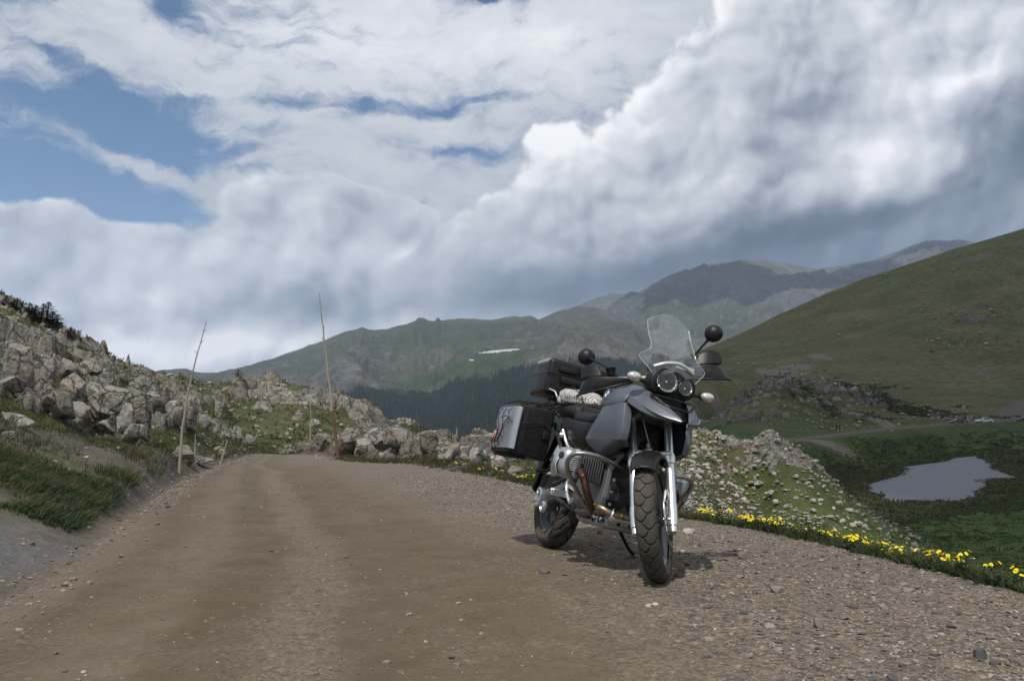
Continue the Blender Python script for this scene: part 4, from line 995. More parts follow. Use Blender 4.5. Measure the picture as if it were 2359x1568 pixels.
def ring(bm, c0, r0, r1, y0, y1, seg=64, mi=0):
    """flat ring about the y axis"""
    prof = [(y0, r0), (y0, r1), (y1, r1), (y1, r0)]; rings = []
    for yy, r_ in prof: rings.append([bm.verts.new((c0[0] + r_ * math.cos(2 * math.pi * k / seg), yy, c0[2] + r_ * math.sin(2 * math.pi * k / seg))) for k in range(seg)])
    for a, b_ in zip(rings, rings[1:] + rings[:1]):
        for k in range(seg): bm.faces.new((a[k], a[(k + 1) % seg], b_[(k + 1) % seg], b_[k])).material_index = mi
def wheel(name, c0, r_, w_, h_, rim_r, rim_w, X, tread, discs):
    c0 = Vector(c0); bm = bmesh.new(); seg = 72
    prof = [(-rim_w, rim_r + .006), (-rim_w + .006, rim_r - .006), (-rim_w * .55, rim_r - .014), (-rim_w * .2, rim_r - .028), (rim_w * .2, rim_r - .028), (rim_w * .55, rim_r - .014), (rim_w - .006, rim_r - .006), (rim_w, rim_r + .006), (rim_w * .8, rim_r + .002), (0, rim_r - .02), (-rim_w * .8, rim_r + .002)]
    rings = [[bm.verts.new((c0.x + q * math.cos(2 * math.pi * k / seg), y, c0.z + q * math.sin(2 * math.pi * k / seg))) for k in range(seg)] for y, q in prof]
    for a, b_ in zip(rings, rings[1:] + rings[:1]):
        for k in range(seg): bm.faces.new((a[k], a[(k + 1) % seg], b_[(k + 1) % seg], b_[k]))
    for k in range(5):                     # paired cast spokes
        for s_ in (-1, 1):
            a = 2 * math.pi * k / 5 + .3; a1 = a + s_ * .20; a0 = a + s_ * .38
            p0 = Vector((c0.x + .045 * math.cos(a0), s_ * .022, c0.z + .045 * math.sin(a0))); p1 = Vector((c0.x + (rim_r - .026) * math.cos(a1), s_ * .012, c0.z + (rim_r - .026) * math.sin(a1)))
            tube(bm, [p0, p0.lerp(p1, .5), p1], [.013, .009, .012], 8, 3)
    lathe(bm, [(-.05, .03), (-.045, .042), (.045, .042), (.05, .03)], (c0.x, 0, c0.z), (0, 1, 0))
    w_o = mesh_obj(name, bm, GREYC, bike, 35, X)
    t_ = tyre('tyre', r_, w_, h_, w_o, X @ Matrix.Translation(c0), tread)
    for y in discs:
        bm = bmesh.new(); ring(bm, c0, .118, .153, y - .0025, y + .0025); ring(bm, c0, .05, .10, y - .006, y + .006, mi=1)
        for k in range(8):
            a = 2 * math.pi * k / 8; tube(bm, [(c0.x + .095 * math.cos(a), y, c0.z + .095 * math.sin(a)), (c0.x + .122 * math.cos(a), y, c0.z + .122 * math.sin(a))], .008, 8, mi=1)
        mesh_obj('brake_disc', bm, [STEEL, DARKC], w_o, 35, X)
    return w_o
front = wheel('front_wheel', (1.5, 0, .33), .33, .112, .088, .243, .036, ST, 'front', (-.078, .078))
rear = wheel('rear_wheel', (0, 0, .321), .321, .152, .105, .216, .056, Matrix.Identity(4), 'rear', (.075,))

# fork
ax = RAKE
for s_ in (1, -1):
    base = Vector((1.515, .1 * s_, .285)); cl = Vector((1.345, .1 * s_, .655)); d = (cl - base).normalized()
    bm = bmesh.new(); L_ = (cl - base).length
    lathe(bm, [(-.035, .018), (-.03, .022), (.0, .022), (.004, .028), (.07, .030), (.12, .030), (.125, .027), (L_ - .05, .0265), (L_ - .045, .033), (L_ - .005, .035), (L_, .031), (L_ + .012, .031)], base, d, 24)
    tube(bm, [base + Vector((0, -.0, .04)), base + Vector((0, -.045 * s_, .04))], .014, 12)
    leg = mesh_obj('fork_leg', bm, BRIGHT, bike, 30, ST)
    bm = bmesh.new(); lathe(bm, [(L_ + .005, .0235), (L_ + .25, .0235), (L_ + .255, .030), (L_ + .30, .030), (L_ + .305, .024), (L_ + .40, .024)], base, d, 24)
    mesh_obj('stanchion', bm, BRIGHT, leg, 30, ST)
    bm = bmesh.new(); rbox(bm, (1.40, .068 * s_ - .018, .37), (1.475, .068 * s_ + .022, .47), .012)
    tube(bm, [(1.43, .10 * s_, .38), (1.43, .10 * s_, .45)], .018)
    mesh_obj('brake_caliper', bm, GREYC, leg, 40, ST)
bm = bmesh.new(); rbox(bm, (1.30, -.115, .655), (1.38, .115, .69), .014); lathe(bm, [(0, .02), (.02, .022), (.03, .012), (.05, .012)], (1.335, -.01, .69), (0, 0, 1), 16)
mesh_obj('fork_bridge', bm, SILVER, bike, 40, ST)
bm = bmesh.new(); rbox(bm, (1.02, -.115, 1.045), (1.12, .115, 1.075), .012); mesh_obj('top_yoke', bm, DARKC, bike, 40, ST)
bm = bmesh.new(); tube(bm, [(1.34, .0, .70), (1.36, -.012, .80), (1.33, -.03, .92), (1.24, -.03, .96)], .0045, 8); mesh_obj('brake_hose', bm, STEEL, bike, 60, ST)
# suspension wishbone and strut
bm = bmesh.new()
for s_ in (-1, 1): tube(bm, [(1.335, .02 * s_, .675), (1.2, .07 * s_, .66), (.98, .12 * s_, .64)], [.03, .024, .022], 10)
mesh_obj('wishbone', bm, SILVER, bike)
bm = bmesh.new(); pts = []
for k in range(120): a = k / 120 * 2 * math.pi * 7; pts.append((1.235 - k / 120 * .10 + .034 * math.cos(a), .034 * math.sin(a), .68 + k / 120 * .22))
tube(bm, pts, .006, 6, 1); tube(bm, [(1.24, 0, .66), (1.13, 0, .94)], .02, 12)
mesh_obj('spring_strut', bm, BLACK, bike)
# front mudguard
rows = []
for i, a in enumerate(np.linspace(R(48), R(128), 8)):
    w_ = .088 - .006 * abs(i - 4); q = .362
    rows.append([(1.5 + q * .93 * math.cos(a), -w_, .33 + q * .93 * math.sin(a) - .018), (1.5 + q * .975 * math.cos(a), -w_ * .86, .33 + q * .975 * math.sin(a)), (1.5 + q * 1.0 * math.cos(a), -w_ * .4, .33 + q * 1.0 * math.sin(a)), (1.5 + q * 1.02 * math.cos(a), 0, .33 + q * 1.02 * math.sin(a)),
                 (1.5 + q * 1.0 * math.cos(a), w_ * .4, .33 + q * 1.0 * math.sin(a)), (1.5 + q * .975 * math.cos(a), w_ * .86, .33 + q * .975 * math.sin(a)), (1.5 + q * .93 * math.cos(a), w_, .33 + q * .93 * math.sin(a) - .018)])
patch('front_mudguard', rows, BLACK, bike, .005, 2, ST)

# engine
bm = bmesh.new(); rbox(bm, (.66, -.135, .28), (1.09, .135, .60), .03, 3); rbox(bm, (.42, -.10, .30), (.68, .10, .52), .03, 3); lathe(bm, [(0, .10), (.02, .125), (.03, .125)], (1.085, 0, .42), (1, 0, 0))
rbox(bm, (.70, -.12, .58), (1.0, .12, .66), .02)
eng = mesh_obj('engine', bm, GREYC, bike)
bm = bmesh.new(); prism(bm, [(-.10, .31), (.10, .31), (.125, .36), (.12, .55), (.07, .62), (-.07, .62), (-.12, .55), (-.125, .36)], .03, 0, 0, .008)
bmesh.ops.transform(bm, matrix=Matrix.Translation((1.115, 0, 0)) @ Matrix.Rotation(R(90), 4, 'Z'), verts=bm.verts)
fc = mesh_obj('front_cover', bm, DARKC, eng)
bm = bmesh.new()
for yz in [(-.115, .36), (-.118, .43), (-.116, .50), (-.10, .575), (-.095, .315), (.115, .36), (.118, .43), (.116, .50), (.10, .575), (.05, .60), (-.05, .60), (0, .60)]:
    bm.free(); bm = bmesh.new(); lathe(bm, [(0, .009), (.007, .009), (.008, .004)], (1.145, yz[0], yz[1]), (1, 0, 0), 8); mesh_obj('bolt', bm.copy(), BRIGHT, eng)
bm.free()
bm = bmesh.new()
for sgn in (-1, 1):
    prism(bm, [(sgn * .135, .30), (sgn * .152, .36), (sgn * .148, .56), (sgn * .10, .64), (sgn * .085, .625), (sgn * .128, .55), (sgn * .13, .36), (sgn * .118, .31)], .02, 0, 0, .002)
bmesh.ops.transform(bm, matrix=Matrix.Translation((1.118, 0, 0)) @ Matrix.Rotation(R(90), 4, 'Z'), verts=bm.verts)
mesh_obj('flange', bm, SILVER, eng)
for s_, xo in ((-1, .0), (1, .03)):
    bm = bmesh.new(); cx = .955 + xo; tilt = .12
    def rr_plate(y0, y1, hx, hz, r, mi=0):
        rbox(bm, (cx - hx, min(y0, y1), .545 - hz + tilt * 0), (cx + hx, max(y0, y1), .545 + hz), r, 2, None, mi)
    rbox(bm, (cx - .055, min(s_ * .13, s_ * .33), .49), (cx + .055, max(s_ * .13, s_ * .33), .60), .02, 2)
    for k in range(9): y = s_ * (.155 + .0155 * k); rr_plate(y, y + s_ * .005, .088, .082 - .002 * k, .004)
    cy = mesh_obj('cylinder', bm, GREYC, bike)
    bm = bmesh.new(); rr_plate(s_ * .295, s_ * .345, .098, .088, .02)
    for k in range(7): z = .50 + k * .013; rbox(bm, (cx + .09, min(s_ * .30, s_ * .352), z), (cx + .112, max(s_ * .30, s_ * .352), z + .005), .0015, 1)
    mesh_obj('cylinder_head', bm, SILVER, cy)
    bm = bmesh.new(); secs = [(.34, 0, .545, .096, .086), (.36, 0, .545, .100, .090), (.385, 0, .545, .094, .084), (.405, 0, .545, .078, .068), (.418, 0, .545, .055, .045)]
    loft(bm, [(a, b_, c_, d_, e_) for a, b_, c_, d_, e_ in secs], 3, 0, 28, .55)
    Xc = Matrix.Translation((cx, 0, 0)) @ (Matrix.Rotation(R(90) * s_, 4, 'Z'))
    bmesh.ops.transform(bm, matrix=Xc, verts=bm.verts)
    cv = mesh_obj('head_cover', bm, SILVER, cy, 30)
    bm = bmesh.new()                        # guard plate over the cover
    rows = []
    for a in np.linspace(-1, 1, 7): rows.append([(cx - .10 + .02 * abs(a), s_ * (.375 - .02 * a * a), .545 + a * .085), (cx - .075, s_ * (.425 - .02 * a * a), .545 + a * .095), (cx - .02, s_ * (.437 - .02 * a * a), .545 + a * .09 - .01), (cx + .045, s_ * (.43 - .03 * a * a), .54 + a * .065 - .02)])
    bm.free(); patch('head_guard', rows, SILVER, cy, .006, 2)
    bm = bmesh.new(); lathe(bm, [(0, .022), (.012, .022), (.014, .012)], (cx + .055, s_ * .405, .575), (0.35, s_, 0), 16); mesh_obj('spark_plug_cover', bm, DARKC, cy)
    bm = bmesh.new(); tube(bm, [(cx - .02, s_ * .42, .57), (cx - .03, s_ * .435, .53)], .016, 10); mesh_obj('plug_cap', bm, DARKC, cy)
    # exhaust header
    bm = bmesh.new(); tube(bm, [(cx + .06, s_ * .30, .50), (cx + .13, s_ * .305, .505), (cx + .185, s_ * .30, .47), (cx + .20, s_ * .27, .40), (cx + .185, s_ * .225, .335), (cx + .12, s_ * .19, .30), (cx - .05, s_ * .165, .285), (cx - .2, s_ * .14, .285)], .0225, 16)
    mesh_obj('exhaust_header', bm, HEADER, bike)
bm = bmesh.new(); tube(bm, [(1.135, -.195, .335), (1.185, -.165, .325), (1.215, -.10, .305), (1.225, .0, .300), (1.215, .10, .305), (1.17, .17, .32), (1.13, .20, .335)], .0215, 16)
tube(bm, [(1.222, -.07, .303), (1.2235, -.055, .302)], .026, 16)
mesh_obj('balance_pipe', bm, BRASS, bike)
bm = bmesh.new(); tube(bm, [(.9, .13, .28), (.5, .15, .27), (.25, .2, .36), (.0, .225, .48), (-.32, .235, .56)], [.022, .024, .035, .058, .058], 18); mesh_obj('silencer', bm, STEEL, bike)
# sump guard
bm = bmesh.new(); prof = [(.72, .235), (.80, .222), (1.12, .222), (1.20, .245), (1.245, .285)]
for (x0, z0), (x1, z1) in zip(prof[:-1], prof[1:]):
    V_ = [bm.verts.new(q) for q in ((x0, -.135, z0 + .012), (x0, -.115, z0), (x0, .115, z0), (x0, .135, z0 + .012), (x1, -.125, z1 + .012), (x1, -.105, z1), (x1, .105, z1), (x1, .125, z1 + .012))]
    for k in range(3): bm.faces.new((V_[k], V_[k + 1], V_[k + 5], V_[k + 4]))
    for s2 in (0, 3): q0, q1 = V_[s2], V_[s2 + 4]; a = bm.verts.new(q0.co + Vector((0, 0, .045))); b_ = bm.verts.new(q1.co + Vector((0, 0, .045))); bm.faces.new((q0, q1, b_, a))
bmesh.ops.remove_doubles(bm, verts=bm.verts, dist=.0005)
sg = mesh_obj('sump_guard', bm, ALU, bike, 30); m_ = sg.modifiers.new('t', 'SOLIDIFY'); m_.thickness = .004
bm = bmesh.new()
for x, z, rr_ in ((.80, .262, .012), (.86, .262, .010), (.92, .262, .010), (1.0, .255, .013), (1.09, .255, .013), (1.15, .262, .012)):  # black discs imitate the dark of holes in the plate
    for s2 in (-1, 1): bm = bmesh.new(); lathe(bm, [(0, rr_), (.0012, rr_)], (x, s2 * .1375, z), (0, s2, 0), 14); mesh_obj('drain_hole_disc', bm, CORD, sg)
for y in (-.07, 0, .07): bm = bmesh.new(); lathe(bm, [(0, .012), (.0012, .012)], (1.222, y, .262), (1, 0, -.75), 14); mesh_obj('drain_hole_disc', bm, CORD, sg)
# crash bars
for s_ in (-1, 1):
    q = 1.0 if s_ < 0 else .80
    bm = bmesh.new(); tube(bm, [(1.17, s_ * .10, .575), (1.235, s_ * .17, .582), (1.255, s_ * .27 * q, .60), (1.245, s_ * .365 * q, .60), (1.21, s_ * .425 * q, .575), (1.165, s_ * .42 * q, .51), (1.12, s_ * .34 * q, .42), (1.06, s_ * .22, .325), (1.03, s_ * .15, .29)], .0135, 14)
    tube(bm, [(1.045, s_ * .19, .305), (1.035, s_ * .165, .295)], .018, 12)
    mesh_obj('crash_bar', bm, STEEL, bike)

# rear drive
bm = bmesh.new(); tube(bm, [(.56, -.06, .43), (.36, -.085, .405), (.18, -.10, .36), (.05, -.10, .325)], [.05, .045, .05, .062], 18)
lathe(bm, [(-.055, .065), (-.045, .085), (.0, .088), (.03, .075), (.045, .06)], (0, -.085, .321), (0, -1, 0), 32)
tube(bm, [(.18, -.11, .37), (.10, -.115, .31), (.10, -.12, .265)], [.045, .05, .035], 16)
sw = mesh_obj('swingarm', bm, GREYC, bike)
bm = bmesh.new(); lathe(bm, [(.0, .072), (.024, .068), (.028, .056), (.014, .052), (.012, .001)], (0, -.134, .321), (0, -1, 0), 36); lathe(bm, [(.0, .042), (.018, .040), (.022, .028), (.014, .024), (.012, .001)], (.115, -.138, .262), (0, -1, 0), 28)
mesh_obj('hub_cap', bm, BRIGHT, sw)
bm = bmesh.new(); tube(bm, [(.10, -.10, .43), (.45, -.10, .50)], .012, 10); tube(bm, [(.38, -.165, .335), (.72, -.14, .28)], .013, 10); mesh_obj('torque_arm', bm, DARKC, sw)
# frame, footrests, brake pedal
bm = bmesh.new()
for s_ in (-1, 1):
    tube(bm, [(1.05, s_ * .07, .98), (.85, s_ * .10, .78), (.6, s_ * .13, .62), (.5, s_ * .12, .40)], .016, 10)
    tube(bm, [(.55, s_ * .13, .60), (.25, s_ * .15, .76), (-.25, s_ * .14, .88)], .014, 10); tube(bm, [(.52, s_ * .13, .48), (.28, s_ * .16, .66), (.0, s_ * .15, .84)], .014, 10)
mesh_obj('frame', bm, DARKC, bike)
bm = bmesh.new(); tube(bm, [(.55, -.14, .60), (.40, -.17, .69), (.34, -.20, .78)], .013, 10); tube(bm, [(.37, -.20, .745), (.36, -.22, .745)], .018, 10); mesh_obj('pannier_bracket', bm, BRIGHT, bike)
for s_ in (-1, 1):
    bm = bmesh.new()
    tube(bm, [(.50, s_ * .14, .47), (.56, s_ * .175, .44), (.60, s_ * .18, .385), (.66, s_ * .175, .33)], .011, 8); tube(bm, [(.50, s_ * .14, .36), (.57, s_ * .18, .36), (.60, s_ * .18, .37)], .010, 8)
    for k in range(3): rbox(bm, (.575, min(s_ * .19, s_ * .27), .352 + k * .011), (.605, max(s_ * .19, s_ * .27), .358 + k * .011), .001, 1)
    rbox(bm, (.565, min(s_ * .18, s_ * .275), .346), (.575, max(s_ * .18, s_ * .275), .388), .002, 1); rbox(bm, (.605, min(s_ * .18, s_ * .275), .346), (.615, max(s_ * .18, s_ * .275), .388), .002, 1)
    mesh_obj('footrest', bm, BRIGHT, bike)
    bm = bmesh.new(); tube(bm, [(.50, s_ * .14, .50), (.42, s_ * .22, .485), (.40, s_ * .27, .475)], .009, 8); tube(bm, [(.50, s_ * .14, .54), (.42, s_ * .23, .49)], .009, 8)
    pr = mesh_obj('passenger_footrest', bm, BRIGHT, bike)
    bm = bmesh.new(); rbox(bm, (.375, min(s_ * .255, s_ * .345), .47), (.41, max(s_ * .255, s_ * .345), .50), .010, 2, Matrix.Translation((0, 0, 0))); mesh_obj('rubber_pad', bm, BLACK, pr)
bm = bmesh.new(); tube(bm, [(.60, -.15, .33), (.72, -.19, .32), (.80, -.20, .345)], .009, 8); rbox(bm, (.79, -.225, .34), (.83, -.175, .352), .003, 1); tube(bm, [(.48, -.15, .44), (.62, -.17, .42), (.70, -.16, .40)], .012, 8)
mesh_obj('brake_pedal', bm, BRIGHT, bike)
bm = bmesh.new(); tube(bm, [(.74, .13, .27), (.70, .20, .20), (.655, .28, .13), (.635, .335, .098)], .0115, 10); lathe(bm, [(0, .026), (.006, .026)], (.635, .34, .084), (0, -.24, 1), 14); mesh_obj('side_stand', bm, BLACK, bike)
# rear hugger and plate carrier
rows = []
for i, a in enumerate(np.linspace(R(75), R(175), 8)):
    q = .35; rows.append([(q * math.cos(a), -.085, .321 + q * math.sin(a) - .012), (q * 1.02 * math.cos(a), -.05, .321 + q * 1.02 * math.sin(a)), (q * 1.02 * math.cos(a), .05, .321 + q * 1.02 * math.sin(a)), (q * math.cos(a), .085, .321 + q * math.sin(a) - .012)])
patch('rear_mudguard', rows, BLACK, bike, .006, 2)
bm = bmesh.new(); prism(bm, [(-.30, .86), (-.18, .80), (-.30, .62), (-.44, .38), (-.48, .36), (-.47, .46), (-.38, .70)], .12, -.06, 0, .008); mesh_obj('plate_carrier', bm, BLACK, bike)

# tank, fairing
bm = bmesh.new(); loft(bm, [(.72, 0, .84, .10, .06), (.80, 0, .87, .135, .10), (.92, 0, .90, .16, .13), (1.08, 0, .93, .17, .12), (1.2, 0, .95, .165, .095), (1.3, 0, .95, .13, .07)], 5, 0, 28, .7)
tank = mesh_obj('tank', bm, PAINT2, bike, 50)
bm = bmesh.new(); rbox(bm, (.98, -.10, .62), (1.22, .10, .86), .03, 3); rbox(bm, (1.18, -.12, .92), (1.38, .12, 1.02), .02); rbox(bm, (.60, -.13, .56), (.98, .13, .80), .04, 3); mesh_obj('airbox', bm, BLACK, bike)
for s_ in (-1, 1):
    lower = [[(.845, .150, .915), (.98, .212, .925), (1.14, .236, .925), (1.27, .246, .93), (1.325, .222, .93), (1.33, .19, .93)],
             [(.80, .160, .86), (.95, .215, .86), (1.14, .240, .86), (1.30, .250, .86), (1.355, .228, .86), (1.36, .18, .86)],
             [(.74, .170, .79), (.92, .215, .785), (1.14, .238, .78), (1.31, .246, .775), (1.372, .226, .77), (1.375, .18, .77)],
             [(.70, .170, .735), (.90, .208, .72), (1.12, .228, .705), (1.30, .236, .71), (1.36, .220, .715), (1.365, .18, .72)],
             [(.70, .150, .70), (.86, .178, .67), (1.02, .198, .635), (1.20, .212, .66), (1.325, .208, .70), (1.345, .16, .705)],
             [(.76, .125, .685), (.88, .14, .65), (1.02, .155, .615), (1.16, .165, .645), (1.27, .16, .685), (1.29, .13, .69)]]
    o = patch('side_panel', [[(x, s_ * (y if s_ < 0 else y * .9), z) for x, y, z in r_] for r_ in lower], PAINT, bike, .006, 3, cr=(3,), cc=(4,))
    upper = [[(.86, .095, 1.035), (.98, .13, 1.045), (1.12, .14, 1.045), (1.24, .13, 1.04), (1.30, .115, 1.03)],
             [(.86, .150, 1.005), (.98, .200, 1.015), (1.12, .212, 1.015), (1.25, .205, 1.01), (1.325, .185, 1.0)],
             [(.85, .178, .965), (.98, .226, .97), (1.12, .246, .965), (1.26, .25, .965), (1.34, .222, .955)],
             [(.86, .176, .93), (1.0, .222, .925), (1.14, .240, .912), (1.26, .25, .92), (1.335, .225, .93)],
             [(.88, .160, .925), (1.0, .20, .918), (1.14, .21, .905), (1.24, .22, .915), (1.31, .20, .925)]]
    up = patch('shoulder_panel', [[(x, s_ * y, z) for x, y, z in r_] for r_ in upper], PAINT, bike, .006, 3, cr=(1, 3))
    # round badge of blue and white quarters in a black ring
    bc = Vector((1.075, s_ * .232, .982)); nrm = Vector((.12, s_, .22)).normalized(); t1 = Vector((1, 0, 0)); t1 = (t1 - nrm * t1.dot(nrm)).normalized(); t2 = nrm.cross(t1) * s_
    bm = bmesh.new()
    def disc(r0, r1, a0, a1, h, mi, k=24):
        V0 = [bm.verts.new(bc + nrm * h + (t1 * math.cos(a) + t2 * math.sin(a)) * r0) for a in np.linspace(a0, a1, k)]; V1 = [bm.verts.new(bc + nrm * h + (t1 * math.cos(a) + t2 * math.sin(a)) * r1) for a in np.linspace(a0, a1, k)]
        for i in range(k - 1): bm.faces.new((V0[i], V1[i], V1[i + 1], V0[i + 1])).material_index = mi
    lathe(bm, [(-.012, .034), (.003, .034), (.005, .032)], bc, nrm, 32)
    disc(.0305, .0325, 0, 2 * math.pi, .0062, 3, 40)
    for q in range(4): disc(.0005, .021, q * math.pi / 2 + .0, (q + 1) * math.pi / 2, .0062, 1 if q % 2 else 2, 10)
    disc(.0205, .022, 0, 2 * math.pi, .0066, 3, 40)
    BLUE = bpy.data.materials.get('badge_blue') or simple('badge_blue', (.03, .16, .48), .3); mesh_obj('badge', bm, [CORD, WHITE, BLUE, BRIGHT], up, 0)
    # beak wings
    wing = [[(1.22, .14, 1.052), (1.30, .125, 1.04), (1.40, .105, 1.005), (1.50, .078, .955), (1.58, .05, .908), (1.645, .018, .868)],
            [(1.24, .185, 1.03), (1.32, .17, 1.015), (1.42, .145, .975), (1.515, .115, .93), (1.59, .075, .89), (1.65, .024, .862)],
            [(1.26, .218, .995), (1.34, .208, .975), (1.43, .185, .93), (1.52, .150, .895), (1.59, .10, .868), (1.652, .022, .854)],
            [(1.27, .226, .945), (1.35, .214, .925), (1.43, .192, .892), (1.50, .160, .868), (1.56, .105, .850), (1.640, .012, .846)]]
    patch('beak_wing', [[(x, s_ * y, z) for x, y, z in r_] for r_ in wing], PAINT, bike, .005, 3, cr=(1, 2))
    # outer lip of the beak
    bm = bmesh.new(); tube(bm, [(1.652, s_ * .022, .856), (1.59, s_ * .10, .868), (1.52, s_ * .152, .894), (1.47, s_ * .172, .915)], .005, 8); mesh_obj('beak_edge', bm, PAINT2, bike)
    # indicators
    c0 = Vector((1.40, s_ * .225, 1.068 if s_ < 0 else 1.062)); bm = bmesh.new(); tube(bm, [(1.37, s_ * .12, 1.05), c0 + Vector((-.02, -s_ * .03, 0))], .010, 10); loft_s = []
    bmesh.ops.create_uvsphere(bm, u_segments=20, v_segments=12, radius=1, matrix=Matrix.Translation(c0 + Vector((-.012, 0, 0))) @ Matrix.Diagonal((.026, .042, .026, 1)))
    ind = mesh_obj('indicator', bm, BLACK, bike, 60)
    bm = bmesh.new(); bmesh.ops.create_uvsphere(bm, u_segments=20, v_segments=12, radius=1, matrix=Matrix.Translation(c0 + Vector((.006, s_ * .006, 0))) @ Matrix.Diagonal((.030, .043, .0265, 1)))
    mesh_obj('lens', bm, simple('indicator_lens', (.72, .70, .67), .15, .6) if s_ < 0 else bpy.data.materials['indicator_lens'], ind, 60)
    bm = bmesh.new(); bmesh.ops.create_uvsphere(bm, u_segments=12, v_segments=8, radius=1, matrix=Matrix.Translation(c0 + Vector((.030, s_ * .004, 0))) @ Matrix.Diagonal((.006, .008, .008, 1))); mesh_obj('bulb', bm, AMBER, ind, 60)
bm = bmesh.new(); rows = [[(1.38, -.10, .985), (1.38, .10, .985)], [(1.48, -.075, .93), (1.48, .075, .93)], [(1.56, -.05, .885), (1.56, .05, .885)], [(1.63, -.015, .858), (1.63, .015, .858)]]
bm.free(); patch('intake_floor', rows, BLACK, bike, .004, 1)
bm = bmesh.new()
for k in range(6): z = .975 - k * .016; rbox(bm, (1.40 + k * .02, -.085 + k * .004, z), (1.405 + k * .02, .085 - k * .004, z + .004), 0)
rbox(bm, (1.375, -.10, .93), (1.39, .10, 1.0), .004, 1); tube(bm, [(1.50, -.10, .955), (1.44, -.12, .99), (1.44, .12, .99), (1.50, .10, .955), (1.55, .05, .93), (1.55, -.05, .93), (1.50, -.10, .955)], .006, 8)
mesh_obj('intake_grille', bm, BLACK, bike)
# headlight
bm = bmesh.new(); loft(bm, [(1.27, .01, 1.075, .12, .07), (1.34, .01, 1.085, .145, .085), (1.395, .012, 1.08, .142, .084), (1.408, .014, 1.078, .125, .066)], 4, 0, 32, .8)
lathe(bm, [(0, .080), (.022, .078), (.030, .071), (.024, .064)], (1.388, -.038, 1.085), (1, 0, .08), 36); lathe(bm, [(0, .062), (.020, .058), (.026, .051), (.022, .044)], (1.390, .080, 1.075), (1, 0, .08), 36)
hl = mesh_obj('headlight', bm, BLACK, bike, 50)
for (cy_, cz_, r_, sy) in ((-.038, 1.085, .063, 1.0), (.080, 1.075, .043, 1.05)):
    bm = bmesh.new(); prof = [(.004, r_ * .2), (.006, r_ * .45), (.011, r_ * .7), (.018, r_ * .92), (.024, r_)]
    c0 = Vector((1.395, cy_, cz_)); rings = []
    for d, q in prof: rings.append([bm.verts.new(c0 + Vector((d, 0, 0)) + Vector((0, math.cos(a), math.sin(a))) * q * (1 + .02 * (-1) ** k)) for k, a in enumerate(np.linspace(0, 2 * math.pi, 36, endpoint=False))])
    for a, b_ in zip(rings[:-1], rings[1:]):
        for k in range(36): bm.faces.new((a[k], a[(k + 1) % 36], b_[(k + 1) % 36], b_[k]))
    bm.faces.new(rings[0]); bmesh.ops.rotate(bm, cent=c0, matrix=Matrix.Rotation(-R(9), 3, 'Y'), verts=bm.verts); rf = mesh_obj('reflector', bm, CHROME, hl, 60)
    bm = bmesh.new(); lathe(bm, [(-.01, .010), (.012, .010), (.018, .004)], c0, (1, 0, 0), 12); mesh_obj('bulb_cap', bm, BRIGHT, hl)
    bm = bmesh.new(); lathe(bm, [(.026, r_), (.034, r_ * .8), (.039, r_ * .45), (.0405, r_ * .1)], c0, (1, 0, .05), 36); mesh_obj('headlight_glass', bm, LENS, hl, 60)
# windscreen
SC = [(1.10, .120, 1.425, 1.395), (1.15, .165, 1.415, 1.375), (1.205, .213, 1.400, 1.335), (1.235, .180, 1.385, 1.335), (1.265, .148, 1.362, 1.330), (1.31, .140, 1.330, 1.300), (1.36, .141, 1.285, 1.250), (1.41, .140, 1.245, 1.215), (1.45, .137, 1.215, 1.190), (1.458, .132, 1.205, 1.185)]
bm = bmesh.new(); rows = []; K = 16
for i, (z, hw, xc, xs) in enumerate(SC):
    r_ = []
    for k in range(K + 1):
        t = -1 + 2 * k / K; top = (i - 6) / 3 if i > 6 else 0
        r_.append(bm.verts.new((xc + (xs - xc) * abs(t) ** 1.8, .012 + hw * t * (1 if i < 9 else 1), z + max(0, top) * .034 * (1 - t * t) + (.02 * (1 - t * t) if i > 6 else 0) - (.0 if i else 0) + (.055 * (1 - abs(t)) if i == 0 else 0) + (.03 * (1 - abs(t)) if i == 1 else 0))))
    rows.append(r_)
for a, b_ in zip(rows[:-1], rows[1:]):
    for k in range(K): bm.faces.new((a[k], a[k + 1], b_[k + 1], b_[k]))
edge_pts = [v.co.copy() for v in [r_[0] for r_ in rows] + rows[-1][1:] + [r_[-1] for r_ in rows[::-1]][1:]]
ws = mesh_obj('windscreen', bm, SCREEN, bike, 60); m_ = ws.modifiers.new('s', 'SUBSURF'); m_.levels = m_.render_levels = 1
bm = bmesh.new(); tube(bm, [tuple(p) for p in edge_pts], .0022, 6, 2); mesh_obj('rim_edge', bm, glass('screen_edge', (.7, .75, .78), .6, .2, (.35, .5)), ws)
# dash
bm = bmesh.new(); loft(bm, [(1.17, .03, 1.175, .08, .04), (1.22, .03, 1.18, .115, .05), (1.33, .02, 1.165, .12, .035), (1.36, .02, 1.15, .11, .02)], 4, 0, 24, .7); rbox(bm, (1.17, -.055, 1.17), (1.22, .055, 1.275), .02, 3); mesh_obj('instrument_cluster', bm, BLACK, bike)
bm = bmesh.new(); tube(bm, [(1.385, -.12, 1.155), (1.40, -.05, 1.19), (1.41, .03, 1.20), (1.40, .12, 1.17)], .012, 10); rbox(bm, (1.40, .0, 1.175), (1.412, .12, 1.20), .003, 1); mesh_obj('screen_bracket', bm, BRIGHT, bike)

